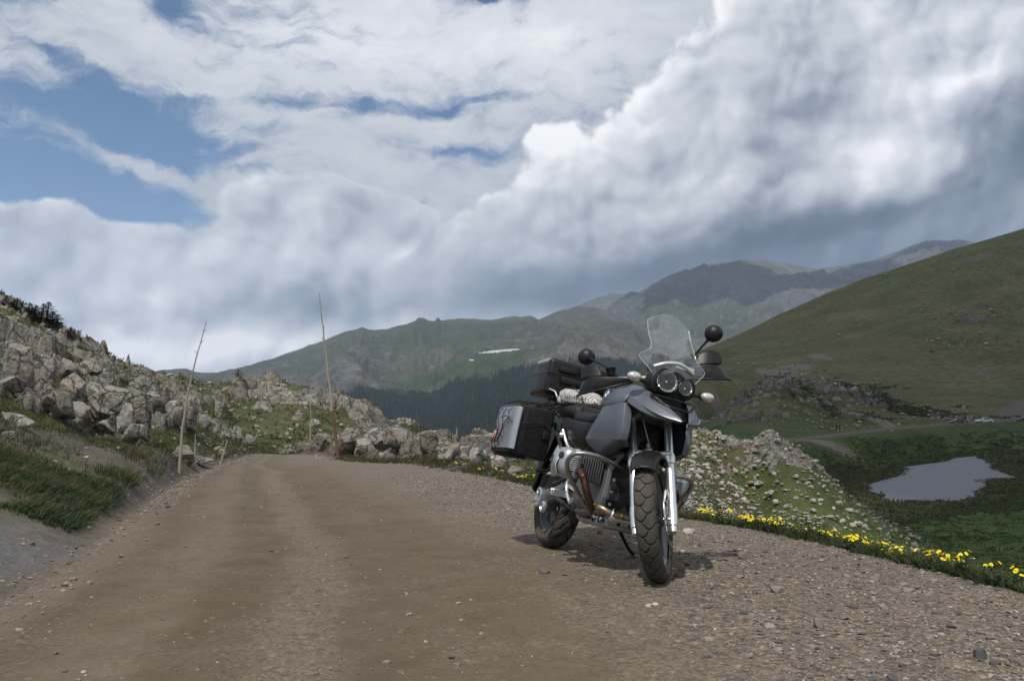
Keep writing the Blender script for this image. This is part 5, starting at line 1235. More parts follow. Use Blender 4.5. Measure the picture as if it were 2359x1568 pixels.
# handlebar group, turned to its right
bm = bmesh.new(); tube(bm, [(.985, -.40, 1.155), (1.0, -.27, 1.17), (1.05, -.14, 1.155), (1.07, 0, 1.145), (1.05, .14, 1.155), (1.0, .27, 1.17), (.985, .40, 1.155)], .012, 12); mesh_obj('handlebar', bm, SILVER, bike, 60, ST)
for s_, mz, mx, my in ((-1, 1.340, .90, .405), (1, 1.368, 1.02, .400)):
    bm = bmesh.new(); tube(bm, [(.995, s_ * .28, 1.168), (.982, s_ * .42, 1.152)], .017, 12); mesh_obj('grip', bm, BLACKS, bike, 60, ST)
    bm = bmesh.new(); rbox(bm, (.98, min(s_ * .20, s_ * .27), 1.15), (1.04, max(s_ * .20, s_ * .27), 1.20), .01); lathe(bm, [(0, .028), (.03, .028), (.034, .031), (.045, .031)], (1.03, s_ * .235, 1.19), (0, 0, 1), 20); tube(bm, [(1.06, s_ * .24, 1.15), (1.06, s_ * .34, 1.145), (1.05, s_ * .42, 1.15)], .006, 8)
    mesh_obj('brake_lever' if s_ < 0 else 'clutch_lever', bm, BLACK, bike, 50, ST)
    low = [[(1.10, .10, 1.148), (1.125, .18, 1.158), (1.132, .27, 1.175), (1.115, .35, 1.182), (1.07, .40, 1.18), (1.0, .42, 1.172)],
           [(1.10, .10, 1.138), (1.13, .18, 1.135), (1.140, .28, 1.135), (1.122, .37, 1.135), (1.07, .425, 1.13), (1.02, .44, 1.125)],
           [(1.09, .10, 1.128), (1.12, .18, 1.115), (1.135, .28, 1.100), (1.118, .385, 1.092), (1.062, .443, 1.088), (1.015, .458, 1.085)]]
    top = [[(1.085, .300, 1.250), (1.078, .345, 1.264), (1.055, .395, 1.262), (1.03, .418, 1.250)], [(1.105, .285, 1.215), (1.098, .345, 1.222), (1.068, .402, 1.220), (1.03, .425, 1.212)], [(1.125, .265, 1.172), (1.12, .34, 1.18), (1.085, .40, 1.178), (1.02, .425, 1.170)]]
    lz = 0
    o = patch('hand_guard', [[(x, s_ * y, z + lz) for x, y, z in r_] for r_ in low], BLACK, bike, .007, 2, ST)
    patch('deflector', [[(x, s_ * y, z + lz) for x, y, z in r_] for r_ in top], BLACK, o, .005, 2, ST)
    bm = bmesh.new(); tube(bm, [(1.085, s_ * .10, 1.125), (1.124, s_ * .18, 1.112), (1.139, s_ * .28, 1.096), (1.121, s_ * .387, 1.088), (1.064, s_ * .445, 1.084), (1.01, s_ * .462, 1.082)], .008, 8); mesh_obj('guard_lip', bm, BLACK, o, 60, ST)
    c0 = Vector((mx, s_ * my, mz)); bm = bmesh.new(); bmesh.ops.create_uvsphere(bm, u_segments=32, v_segments=20, radius=1, matrix=Matrix.Translation(c0) @ Matrix.Diagonal((.046, .055, .053, 1)))
    mi_ = mesh_obj('mirror', bm, BLACK, bike, 60, ST)
    bm = bmesh.new(); tube(bm, [(1.03, s_ * .235, 1.225), (1.02, s_ * .27, 1.25), c0.lerp(Vector((1.02, s_ * .27, 1.25)), .45), c0], [.0065, .0065, .0075, .016], 10); mesh_obj('mirror_stem', bm, BLACK, mi_, 60, ST)
# cables
bm = bmesh.new()
for pts in ([(1.02, -.22, 1.16), (1.14, -.20, 1.10), (1.20, -.12, 1.05), (1.16, -.04, 1.0)], [(1.02, .22, 1.16), (1.15, .18, 1.12), (1.2, .08, 1.06)], [(1.03, -.24, 1.15), (1.16, -.24, 1.09), (1.22, -.14, 1.06)]):
    tube(bm, pts, .005, 6)
mesh_obj('control_cables', bm, CORD, bike, 60, ST)

# seats
bm = bmesh.new(); loft(bm, [(.30, 0, .905, .10, .05), (.36, 0, .885, .15, .055), (.50, 0, .865, .165, .05), (.66, 0, .86, .14, .05), (.78, 0, .87, .10, .05), (.86, 0, .885, .07, .04)], 5, 0, 28, .6); mesh_obj('rider_seat', bm, BLACKS, bike, 60)
bm = bmesh.new(); loft(bm, [(-.16, 0, .94, .11, .03), (-.10, 0, .945, .145, .045), (.05, 0, .94, .155, .05), (.22, 0, .935, .16, .055), (.34, 0, .92, .15, .055), (.37, 0, .90, .12, .04)], 5, 0, 28, .6); mesh_obj('pillion_seat', bm, BLACKS, bike, 60)
for s_ in (-1, 1):
    o = patch('side_cover', [[(x, s_ * y, z) for x, y, z in r_] for r_ in [[(.12, .13, .90), (.34, .165, .865), (.55, .175, .84), (.74, .15, .83), (.84, .11, .84)], [(.10, .15, .83), (.32, .185, .79), (.54, .19, .77), (.72, .165, .77), (.80, .13, .78)], [(.22, .14, .76), (.36, .165, .72), (.54, .175, .695), (.68, .155, .70), (.74, .12, .72)], [(.34, .11, .72), (.42, .13, .69), (.54, .14, .665), (.64, .13, .67), (.69, .10, .69)]]], BLACKS, bike, .006, 2)
bm = bmesh.new(); 
for s_ in (-1, 1): tube(bm, [(.20, s_ * .19, .88), (.0, s_ * .20, .93), (-.16, s_ * .17, .985), (-.30, s_ * .15, 1.0), (-.46, s_ * .14, 1.0)], .011, 10)
for x in (-.2, -.3, -.4): tube(bm, [(x, -.16, .995), (x, .16, .995)], .008, 8)
rbox(bm, (-.45, -.10, 1.005), (-.12, .10, 1.045), .008); mesh_obj('luggage_rack', bm, DARKC, bike)

# hard cases
def case(name, lo, hi, s_):
    """s_: which side faces outward (-1 right, 1 left)"""
    y0, y1 = lo[1], hi[1]; bm = bmesh.new()
    inx, outx = .02, 0
    V_ = []
    for (x, z) in ((lo[0], lo[2]), (hi[0], lo[2]), (hi[0], hi[2]), (lo[0], hi[2])):
        cxm = (lo[0] + hi[0]) / 2; czm = (lo[2] + hi[2]) / 2
        for y, k in ((y0, 1.0), (y1, .94)): V_.append(bm.verts.new((cxm + (x - cxm) * k, s_ * y, czm + (z - czm) * k)))
    for q in ((0, 2, 4, 6), (7, 5, 3, 1), (0, 1, 3, 2), (2, 3, 5, 4), (4, 5, 7, 6), (6, 7, 1, 0)): bm.faces.new([V_[i] for i in q])
    bmesh.ops.recalc_face_normals(bm, faces=bm.faces)
    bmesh.ops.bevel(bm, geom=bm.edges[:], offset=.018, segments=4, affect='EDGES', profile=.5)
    return mesh_obj(name, bm, BLACK, bike, 50)
for s_ in (-1, 1):
    pn = case('pannier', (-.33, .205, .555), (.145, .485, .915), s_)
    bm = bmesh.new(); y = s_ * .478
    rows = []
    for z, o_ in ((.592, 0), (.600, 0), (.74, .003), (.874, 0), (.882, 0)):
        rows.append([(-.30, s_ * (.482 + o_), z), (-.20, s_ * (.489 + o_), z), (-.06, s_ * (.490 + o_), z), (.08, s_ * (.489 + o_), z), (.122, s_ * (.486 + o_), z), (.148, s_ * (.474 + o_), z), (.154, s_ * (.445 + o_), z)])
    bm.free(); al = patch('aluminium_panel', rows, ALU, pn, .004, 2)
    bm = bmesh.new()
    for k in range(4): rbox(bm, (.146, min(s_ * .33, s_ * .375), .625 + k * .06), (.149, max(s_ * .33, s_ * .375), .628 + k * .06), 0)
    rbox(bm, (.13, min(s_ * .215, s_ * .275), .70), (.168, max(s_ * .215, s_ * .275), .76), .008); rbox(bm, (.06, min(s_ * .30, s_ * .345), .905), (.10, max(s_ * .30, s_ * .345), .925), .006)
    for k in range(7): rbox(bm, (-.26 + k * .055, min(s_ * .33, s_ * .47), .545), (-.24 + k * .055, max(s_ * .33, s_ * .47), .562), .005, 1)
    tube(bm, [(.147, s_ * .39, .60), (.149, s_ * .39, .87)], .002, 6)
    mesh_obj('case_fittings', bm, BLACK, pn)
    bm = bmesh.new()
    for k in range(3): rbox(bm, (-.04 - k * .05, s_ * .4945 - .0015, .80 - k * .02), (-.01 - k * .05, s_ * .4945 + .0015, .806 - k * .02 + .02), .001, 1)
    mesh_obj('embossing', bm, BRIGHT, pn)
    if s_ < 0:
        bm = bmesh.new(); rbox(bm, (-.275, -.4985, .645), (-.195, -.4935, .725), 0); mesh_obj('sticker', bm, RED, pn, 0)
        bm = bmesh.new(); tube(bm, [(-.255, -.4998, .665), (-.255, -.4998, .705), (-.235, -.4998, .712), (-.215, -.4998, .70), (-.215, -.4998, .672), (-.235, -.4998, .662)], .0035, 6); tube(bm, [(-.245, -.4998, .685), (-.225, -.4998, .685)], .003, 6); mesh_obj('sticker_print', bm, WHITE, pn, 0)
        bm = bmesh.new()
        cords = [[(-.30, -.46, .93), (-.27, -.497, .84), (-.20, -.500, .74), (-.22, -.497, .62), (-.26, -.46, .545)], [(-.18, -.45, .93), (-.19, -.498, .84), (-.13, -.500, .72), (-.16, -.497, .62), (-.18, -.44, .543)], [(-.06, -.44, .93), (-.08, -.499, .84), (-.03, -.502, .73), (-.08, -.497, .63), (-.10, -.44, .543)],
                 [(-.29, -.484, .78), (-.19, -.5, .74), (-.10, -.503, .69), (.02, -.500, .66)], [(-.29, -.48, .66), (-.2, -.498, .63), (-.08, -.5, .63)], [(.02, -.42, .93), (.06, -.499, .85), (.09, -.498, .79), (.13, -.475, .765), (.155, -.42, .78), (.156, -.34, .80), (.155, -.26, .80), (.20, -.18, .74)],
                 [(-.08, -.499, .63), (-.02, -.502, .70), (.08, -.498, .775)], [(-.16, -.497, .62), (-.05, -.503, .68), (.02, -.502, .78), (.09, -.498, .79)], [(-.10, -.503, .80), (.0, -.50, .81), (.09, -.498, .79)]]
        for c_ in cords: tube(bm, [(x, y - .010 if y < -.48 else y, z) for x, y, z in c_], .0030, 6, 6)
        for k in range(5): x = -.30 + k * .09; tube(bm, [(x, -.45, .932), (x + .05, -.34, .94), (x + .02, -.24, .935), (x + .06, -.16, .97)], .0034, 6, 6)
        for y in (-.42, -.32, -.24): tube(bm, [(-.30, y, .935), (-.1, y - .02, .942), (.10, y + .01, .936)], .0034, 6, 6)
        tube(bm, [(.10, -.45, .925), (.14, -.38, .93), (.13, -.25, .925), (.16, -.2, .90)], .0034, 6, 6)
        mesh_obj('cargo_net', bm, CORD, pn, 60)
# top case
bm = bmesh.new(); rbox(bm, (-.475, -.245, 1.045), (-.10, .235, 1.315), .032, 4); rbox(bm, (-.4775, -.2475, 1.198), (-.0975, .2375, 1.203), .0); tc_ = mesh_obj('top_case', bm, BLACK, bike, 50)
bm = bmesh.new(); rbox(bm, (-.103, -.02, 1.235), (-.062, .20, 1.31), .014); rbox(bm, (-.104, -.17, 1.225), (-.078, -.03, 1.262), .008); rbox(bm, (-.104, -.15, 1.145), (-.068, .21, 1.195), .012); mesh_obj('case_latch', bm, BLACK, tc_)
bm = bmesh.new()
for s_ in (-1, 1): rbox(bm, (-.43, min(s_ * .19, s_ * .2475), 1.262), (-.14, max(s_ * .19, s_ * .2475), 1.3178), .028, 4)
mesh_obj('aluminium_trim', bm, ALU, tc_, 50)

# coil of cord hanging at the rack
bm = bmesh.new()
for k in range(9):
    cc = Vector((.02 + random.uniform(-.03, .03), -.20 + random.uniform(-.03, .02), .945 + random.uniform(-.01, .02))); rr_ = random.uniform(.025, .045); tl = random.uniform(-.5, .5)
    tube(bm, [cc + Vector((rr_ * math.cos(a), rr_ * tl * math.sin(a) * .6, rr_ * .75 * math.sin(a))) for a in np.linspace(0, 6.2, 10)], .0032, 6, 4)
o = mesh_obj('elastic_cord', bm, CORD, bike, 60)

# ------------------------------------------------------------------ the striped bundle strapped on the pillion seat
ZEB, g, b = new_mat('zebra_cloth'); P_ = g.new('ShaderNodeTexCoord').outputs['Object']
wv = g.new('ShaderNodeTexWave', {'Vector': g.vm('ADD', P_, g.vm('SCALE', g.noise(P_, 9, 3, color=True), scale=.09)), 'Scale': 24.0, 'Distortion': 7.0, 'Detail': 2.0, 'Detail Scale': 2.0}).outputs['Fac']
c = g.mix(g.rng(wv, .55, .68), (.56, .55, .53), (.10, .095, .09)); c = g.mix(g.rng(g.noise(P_, 7, 2), .62, .66), c, (.36, .17, .06))
g.set(b.inputs['Base Color'], c); b.inputs['Roughness'].default_value = .85
v, f = ICO[4]; v = v.copy(); nn = fbm(v[:, 0] * 2.2 + v[:, 2], v[:, 1] * 2.2 + 3, 4, 12); r2 = ridged(v[:, 0] * 2 + v[:, 2], v[:, 1] * 3, 3, 14)
v = v * (1 + .22 * nn + .14 * (r2 - .5))[:, None]; v[:, 2] = np.maximum(v[:, 2], -.55)
BB = Batch(); BB.add(v * [.17, .18, .075], f); bun = BB.build('striped_bundle', ZEB, None, True)
bun.matrix_world = bike.matrix_world @ Matrix.Translation((.13, -.03, 1.022)) @ Matrix.Rotation(R(12), 4, 'Z')
tag(bun, 'black and white zebra-striped cloth bundle tied down on the rear seat of the motorcycle', 'bundle')
bm = bmesh.new()
for k in range(7):
    a = k / 7 * 2 * math.pi; q = Vector((.13 * math.cos(a), .15 * math.sin(a), -.03)); tube(bm, [q, Vector((q.x * .6, q.y * .6, .052)), Vector((-q.x * .3, -q.y * .4, .075)), Vector((-q.x * .9, -q.y * .9, .02))], .0032, 6, 6)
for k in range(3): tube(bm, [(-.16, -.12 + k * .1, -.02), (-.05, -.10 + k * .1, .072), (.06, -.12 + k * .11, .070), (.16, -.1 + k * .1, -.01)], .0032, 6, 6)
tube(bm, [(.16, -.10, -.01), (.22, -.13, -.03), (.24, -.17, -.07)], .0032, 6, 6); tube(bm, [(-.10, -.15, .0), (-.16, -.14, .04), (-.18, -.18, .05)], .0045, 6, 4, mi=1)
net = mesh_obj('elastic_net', bm, [CORD, WHITE], None, 60); net.matrix_world = bun.matrix_world.copy()
tag(net, 'black elastic net stretched over the zebra-striped bundle', 'net')
# ------------------------------------------------------------------ grass, herbs, flowers
def leaf_mat(name, stops, spec=.25, transl=.25):
    m = bpy.data.materials.new(name); m.use_nodes = True; g = N(m.node_tree); b = m.node_tree.nodes['Principled BSDF']
    c = g.ramp(attr(g, 'tone'), stops); g.set(b.inputs['Base Color'], c); b.inputs['Roughness'].default_value = .75; b.inputs['Specular IOR Level'].default_value = spec
    out = m.node_tree.nodes['Material Output']; ms = g.new('ShaderNodeMixShader'); ms.inputs[0].default_value = transl
    tr = g.new('ShaderNodeBsdfTranslucent'); g.set(tr.inputs['Color'], c)
    g.l.new(b.outputs[0], ms.inputs[1]); g.l.new(tr.outputs[0], ms.inputs[2]); g.l.new(ms.outputs[0], out.inputs[0]); return m
GRASS = leaf_mat('grass_blade', [(0, (.030, .040, .016)), (.35, (.058, .072, .027)), (.65, (.105, .105, .047)), (1, (.22, .185, .105))])
HERB = leaf_mat('herb_leaf', [(0, (.022, .042, .018)), (.5, (.045, .075, .030)), (1, (.08, .10, .05))])
def tufts(name, n, weight, seed, h0, h1, blades, width, tone, spread=.5, mat=None, lean=.35):
    r_ = np.random.default_rng(seed); idx = scatter_on_grid(n, weight, r_); rr_ = np.hypot(gx[idx], gy[idx])
    base = np.stack([gx[idx], gy[idx], gz[idx]], 1); j = .008 * rr_[:, None]; base[:, :2] += r_.uniform(-1, 1, (n, 2)) * j
    base[:, 2] -= .01
    hh = (h0 + (h1 - h0) * r_.random(n) ** 1.5); tt = np.clip(tone + r_.normal(0, .16, n), 0, 1)
    M_ = n * blades; b_ = np.repeat(base, blades, 0); h = np.repeat(hh, blades) * r_.uniform(.55, 1.1, M_); t = np.clip(np.repeat(tt, blades) + r_.normal(0, .12, M_), 0, 1)
    a = r_.uniform(0, 2 * np.pi, M_); off = r_.random(M_) * spread * np.repeat(hh, blades)
    d = np.stack([np.cos(a), np.sin(a)], 1); b_[:, :2] += d * off[:, None]
    ln = h * (lean + .5 * r_.random(M_)); w_ = width * (1 + .06 * np.repeat(rr_, blades)) * r_.uniform(.7, 1.3, M_); p = np.stack([-d[:, 1], d[:, 0]], 1)
    ph = r_.uniform(0, 2 * np.pi, M_); p = np.stack([np.cos(ph), np.sin(ph)], 1)
    def pt(k, lx, wz): q = b_.copy(); q[:, :2] += d * (ln * lx)[:, None] + p * (w_ * wz)[:, None]; q[:, 2] += h * k; return q
    v = np.stack([pt(0, 0, -.5), pt(0, 0, .5), pt(.55, .3, .42), pt(.55, .3, -.42), pt(1.0, 1.0, 0)], 1).reshape(-1, 3)
    k = np.arange(M_) * 5; f4 = np.stack([k, k + 1, k + 2, k + 3], 1); f3 = np.stack([k + 3, k + 2, k + 4], 1)
    B = Batch(); B.add(v, f4, np.repeat(t, 5)); B.f3.append(f3); B.mi3.append(np.zeros(len(f3)))
    return B.build(name, mat or GRASS)
gp = fbm(GX * .5, GY * .5, 4, 71); gp2 = fbm(GX * 1.4, GY * 1.4, 3, 72)
bank = inview * (M['road'] < -.22) * (GX < -1.5) * (M['rock'] < .35)
# near left bank: thick growth in a band next to the road, thinning upslope into scree
near_b = bank * (Rr < 22) * sstep(5.6, 6.4, GY + .8 * gp2) * sstep(.0, .45, gp + .5 * gp2 + .28 - .30 * np.clip(GZ - .1, 0, 9)) * sstep(-.2, .5, -M['road'])
tag(tufts('bank_grass', 2600, near_b * (Rr < 13) * np.maximum(GY, .1) ** .6, 11, .02, .075, 16, .0030, .50, 1.6, None, 1.2), kind='stuff')
tag(tufts('bank_herbs', 5200, near_b * (Rr < 12) * (GZ < 1.2) * sstep(-.1, .2, gp2), 12, .015, .06, 14, .0065, .45, 1.8, HERB, .8), kind='stuff')
tag(tufts('verge_grass', 3600, bank * (Rr > 10) * (Rr < 34) * sstep(-.2, .3, gp + .25), 13, .05, .16, 10, .005, .45, .8), kind='stuff')
tag(tufts('slope_turf', 6000, inview * (M['road'] < -.3) * (Rr > 28) * (Rr < 120) * (M['rock'] < .4) * (GZ > -9), 14, .08, .25, 7, .010, .42, .9), kind='stuff')
edge = inview * (M['lane'] > .5) * (M['road'] < -.04) * (M['road'] > -.95) * (GX > -4.5) * (Rr < 32) * np.where(GX > .8, 1, .8)
tag(tufts('edge_grass', 5200, edge * (.35 + sstep(-.1, .3, gp2)) * Rr ** .4 * sstep(-1.0, -.15, M['road']), 15, .04, .125, 12, .0035, .40, .8), kind='stuff')
tag(tufts('edge_herbs', 2000, edge * (GX > .6) * sstep(-.9, -.2, M['road']), 16, .03, .085, 12, .012, .38, 1.0, HERB, .6), kind='stuff')
tag(tufts('seed_stalks', 260, edge * (GX > 1.0) * (Rr < 9) * (M['road'] < -.2), 17, .14, .24, 3, .0022, .85, .3, None, .25), kind='stuff')
# low willow scrub in the wet meadow and on the slopes
SCRUB = leaf_mat('willow_leaf', [(0, (.030, .042, .018)), (.5, (.060, .080, .032)), (1, (.115, .125, .060))])
wil = inview * (M['pond'] < -3) * (M['car'] > 3) * (Rr > 70) * (GZ < -8.5) * sstep(.12, .35, fbm(GX * .05, GY * .05, 4, 81) + .18 * (GX > 55) + .1 * (GY > 150) - .5 * (GX < 34))
tag(tufts('willow_scrub', 2600, wil, 18, .22, .65, 14, .022, .66, 1.6, SCRUB, .5), kind='stuff')
tag(tufts('meadow_grass', 5500, inview * (Rr > 45) * (Rr < 190) * (GZ < -10) * (M['pond'] < -1), 24, .12, .32, 10, .012, .40, 2.2, leaf_mat('meadow_blade', [(0, (.035, .052, .016)), (.5, (.065, .095, .026)), (1, (.12, .14, .05))]), .6), kind='stuff')
rush = inview * (M['pond'] < -.4) * (M['pond'] > -9) * (Rr > 60)
tag(tufts('pond_sedge', 4500, rush, 19, .2, .45, 12, .014, .55, 1.4, None, .4), kind='stuff')
scr = inview * (Rr > 250) * (GZ > -6) * sstep(.25, .45, fbm(GX * .025, GY * .025, 4, 83))
tag(tufts('slope_scrub', 900, scr * near_ell([(1790, 945, 300, 60, 60, 1), (2030, 770, 460, 22, 30, 2.5), (2000, 900, 330, 40, 25, .8), (1640, 920, 340, 40, 40, .8)]), 20, .4, 1.0, 14, .022, .5, 1.6, SCRUB, .5), kind='stuff')

# flowering plants: each clump its own object with its heads as parts
YEL = simple('yellow_petal', (.80, .67, .012), .6); YC = simple('yellow_disc', (.62, .42, .01), .7); WHT = simple('white_umbel', (.62, .62, .58), .7)
def flower_head(r_, x, y, z, tilt, ta):
    bm = bmesh.new(); n_ = 13
    Xm = Matrix.Translation((x, y, z)) @ Matrix.Rotation(ta, 4, 'Z') @ Matrix.Rotation(tilt, 4, 'X')
    for k in range(n_):
        a = 2 * math.pi * k / n_; L = r_ * random.uniform(.85, 1.1); c0, s0 = math.cos(a), math.sin(a); w_ = r_ * .20
        V_ = [bm.verts.new(q) for q in ((c0 * r_ * .2, s0 * r_ * .2, 0), (c0 * L * .65 - s0 * w_, s0 * L * .65 + c0 * w_, r_ * .10), (c0 * L, s0 * L, -r_ * .05), (c0 * L * .65 + s0 * w_, s0 * L * .65 - c0 * w_, r_ * .10))]
        bm.faces.new(V_)
    lathe(bm, [(-.1 * r_, r_ * .25), (r_ * .06, r_ * .30), (r_ * .16, r_ * .18)], (0, 0, 0), (0, 0, 1), 10, 1)
    bmesh.ops.transform(bm, matrix=Xm, verts=bm.verts); return bm
def umbel(x, y, z):
    bm = bmesh.new()
    for k in range(14):
        a = random.uniform(0, 6.28); q = random.random() ** .5 * .015
        bmesh.ops.create_icosphere(bm, subdivisions=1, radius=.003, matrix=Matrix.Translation((x + q * math.cos(a), y + q * math.sin(a), z - q * .25)) @ Matrix.Diagonal((1, 1, .6, 1)))
    return bm
def to_mesh(bm, mats, nm):
    me = bpy.data.meshes.new(nm); bm.to_mesh(me); bm.free()
    for m_ in mats: me.materials.append(m_)
    return me
def clump(kind, nheads, spread, hgt):
    root = bpy.data.objects.new('yellow_flower_clump' if kind == 'y' else 'white_flower', None); COL.objects.link(root); B = Batch(); heads = []
    for k in range(nheads):
        a = random.uniform(0, 6.28); q = spread * random.random() ** .6; x, y = q * math.cos(a), q * math.sin(a); h = hgt * random.uniform(.75, 1.2); bx, by = x * .4, y * .4; w_ = .0016
        v = [(bx - w_, by, -.02), (bx + w_, by, -.02), (x + w_, y, h), (x - w_, y, h), (bx, by - w_, -.02), (bx, by + w_, -.02), (x, y + w_, h), (x, y - w_, h)]
        B.add(v, [(0, 1, 2, 3), (4, 5, 6, 7)], .4); heads.append((x, y, h))
    for k in range(60 if kind == 'y' else 26):
        a = random.uniform(0, 6.28); q = spread * 1.1 * random.random() ** .5; x, y = q * math.cos(a), q * math.sin(a); h = hgt * random.uniform(.15, .75); L = random.uniform(.02, .045); b2 = random.uniform(0, 6.28); w_ = .006
        dx_, dy_ = math.cos(b2), math.sin(b2)
        B.add([(x, y, h), (x + dx_ * L * .5 - dy_ * w_, y + dy_ * L * .5 + dx_ * w_, h + L * .3), (x + dx_ * L, y + dy_ * L, h + L * .15), (x + dx_ * L * .5 + dy_ * w_, y + dy_ * L * .5 - dx_ * w_, h + L * .3)], [(0, 1, 2, 3)], random.random())
    lv = B.build('foliage', HERB, root)
    for (x, y, h) in heads:
        if kind == 'y': me = to_mesh(flower_head(random.uniform(.0105, .0155), x, y, h, random.uniform(.25, 1.0), math.atan2(y, x) + random.uniform(-.9, .9) + math.pi / 2), [YEL, YC], 'flower_head')
        else: me = to_mesh(umbel(x, y, h), [WHT], 'flower_head')
        link('flower_head', me, root)
    return root
YP = [clump('y', n_, sp, h) for n_, sp, h in ((16, .10, .095), (11, .085, .085), (6, .06, .11), (4, .06, .08))]
WP = [clump('w', 1, .01, .17), clump('w', 2, .04, .15)]
def copy_tree(root):
    c_ = root.copy(); COL.objects.link(c_)
    for ch in root.children: k = ch.copy(); COL.objects.link(k); k.parent = c_
    return c_
used_ = set()
def put(P_, which, px, py, label, cat, group, sc=1.0):
    e_ = on_road(px, edge_y(px)); ofs = .10 + max(-.04, (edge_y(px) - py) * .016); nx_, ny_ = (.80, .60) if px > 1500 else (.35, .94)
    x_, y_ = e_[0] + nx_ * ofs, e_[1] + ny_ * ofs; p = Vector((x_, y_, ground_z(x_, y_)))
    r0 = P_[which]; o = copy_tree(r0) if r0.name in used_ else r0; used_.add(r0.name)
    o.location = p; o.rotation_euler = (0, 0, random.uniform(0, 6.28)); s_ = sc * random.uniform(.85, 1.15); o.scale = (s_, s_, s_); tag(o, label, cat, group)
def edge_y(px): return float(np.interp(px, [950, 1080, 1215, 1400, 1570, 1700, 1900, 2130, 2358], [1066, 1088, 1115, 1150, 1190, 1208, 1248, 1305, 1362]))
GL = {'a': ('yellow alpine daisy clump, %s from the left in the dense patch beside the front fork', 'yellow daisies beside the front wheel'), 'b': ('yellow alpine daisy clump, %s from the left halfway along the right gravel edge', 'yellow daisies halfway along the gravel edge'),
      'c': ('yellow alpine daisy clump, %s from the left at the right end of the gravel edge', 'yellow daisies near the right edge'), 'd': ('yellow alpine daisy clump, %s counting leftwards from the rear wheel', 'yellow daisies left of the motorcycle')}
cnt_ = {}
for i, (px, dy_, k, z_) in enumerate([(1580, -3, 0, 'a'), (1600, -6, 1, 'a'), (1618, 0, 0, 'a'), (1640, -8, 1, 'a'), (1655, 4, 2, 'a'), (1672, -6, 0, 'a'), (1690, 2, 0, 'a'), (1703, -2, 0, 'a'), (1716, 4, 1, 'a'), (1740, 2, 3, 'a'), (1760, 3, 1, 'a'), (1776, 6, 0, 'a'), (1800, 0, 3, 'a'),
        (1822, 2, 3, 'b'), (1840, 0, 2, 'b'), (1865, 2, 1, 'b'), (1880, 2, 1, 'b'), (1898, 2, 3, 'b'), (1915, -6, 1, 'b'), (1930, 0, 0, 'b'), (1946, -10, 0, 'b'), (1955, 6, 0, 'b'), (1970, -6, 1, 'b'), (1984, 2, 0, 'b'), (2003, 4, 3, 'b'), (2022, 0, 1, 'b'), (2036, 2, 2, 'b'), (2050, 6, 3, 'b'), (2068, -2, 3, 'b'), (2086, 0, 2, 'b'), (2108, -8, 2, 'b'), (2130, -4, 2, 'b'),
        (2150, 2, 0, 'c'), (2160, 10, 1, 'c'), (2176, -6, 3, 'c'), (2200, 6, 2, 'c'), (2222, 0, 3, 'c'), (2246, 0, 2, 'c'), (2268, 2, 3, 'c'), (2290, -6, 3, 'c'), (2306, 0, 2, 'c'), (2322, -2, 1, 'c'), (2340, -2, 0, 'c'), (2352, 2, 1, 'c'),
        (1220, 2, 1, 'd'), (1206, -2, 0, 'd'), (1192, 0, 1, 'd'), (1170, -4, 3, 'd'), (1130, -2, 2, 'd'), (1100, 0, 3, 'd'), (1060, 0, 2, 'd'), (1040, -4, 3, 'd'), (1010, -2, 3, 'd'), (980, -2, 3, 'd')]):
    cnt_[z_] = cnt_.get(z_, -1) + 1; put(YP, k, px, edge_y(px) - 6 + dy_, GL[z_][0] % ORD[cnt_[z_]], 'flowers', GL[z_][1], 1.1 if px > 1500 else 1.25)
for i, (px, dy_) in enumerate([(1628, -14), (1640, -10), (1720, -12), (1735, -10), (1775, -14), (1790, -12), (1822, -16), (1828, -8), (1840, -12), (1848, -10), (1868, -10), (1880, -8), (2060, -20), (2174, -22)]):
    put(WP, i % 2, px, edge_y(px) + dy_ + 10, 'white flat-topped flower on a thin stalk, %s of the white ones along the gravel edge' % ORD[i], 'flowers', 'white flowers along the gravel edge', 1.2)

# ------------------------------------------------------------------ snow poles
WOOD = simple('weathered_pole', (.30, .275, .235), .8, 0, .2, 0, .2); RUST = simple('rusty_pole', (.13, .075, .05), .85)
def pole(px, py, tx, ty, r0, label, rust=0, bend=0.0, seed=0, name='snow_pole'):
    p = hit(px, py, 4, 200); q = at(tx, ty, p.y); h = q - p; r_ = np.random.default_rng(seed); pts = [(0, 0, -.15)]
    K = 14
    for k in range(1, K + 1):
        t = k / K; w_ = .006 * h.length * r_.normal() * (k < K) * .35; pts.append((h.x * t + bend * math.sin(math.pi * t) + w_, h.y * t, h.z * t))
    o = bpy.data.objects.new(name, None); COL.objects.link(o); o.location = p
    cut = 4 if rust else 1
    bm = bmesh.new(); tube(bm, pts[:cut + 1], [r0, r0 * .95], 8, 4); mesh_obj('butt', bm, RUST if rust else WOOD, o, 60)
    bm = bmesh.new(); tube(bm, pts[cut:], [r0 * .94, r0 * .75, r0 * .45, r0 * .22], 8, 4)
    for k in range(3, K):
        a = r_.uniform(0, 6.28); c0 = Vector(pts[k]); tube(bm, [c0, c0 + Vector((math.cos(a) * r0 * 2.0, math.sin(a) * r0, r0 * 1.6))], [r0 * .35, r0 * .12], 5, 2)
    mesh_obj('shaft', bm, WOOD, o, 60); return tag(o, label, 'pole')
pole(412, 1092, 476, 740, .030, 'tall pale snow pole leaning right on the left roadside', 0, -.10, 1)
pole(780, 1057, 735, 675, .040, 'tallest snow pole, rusty at its foot, right of the road end', 1, -.02, 2)
pole(448, 1066, 450, 998, .022, 'short grey stake just right of the tall leaning pole', 0, 0, 3)
pole(507, 1072, 524, 1012, .026, 'short thin stake leaning right at the left road edge', 0, 0, 4)
pole(714, 1038, 716, 935, .034, 'thin grey snow pole left of the tallest pole at the road bend', 0, 0, 5)
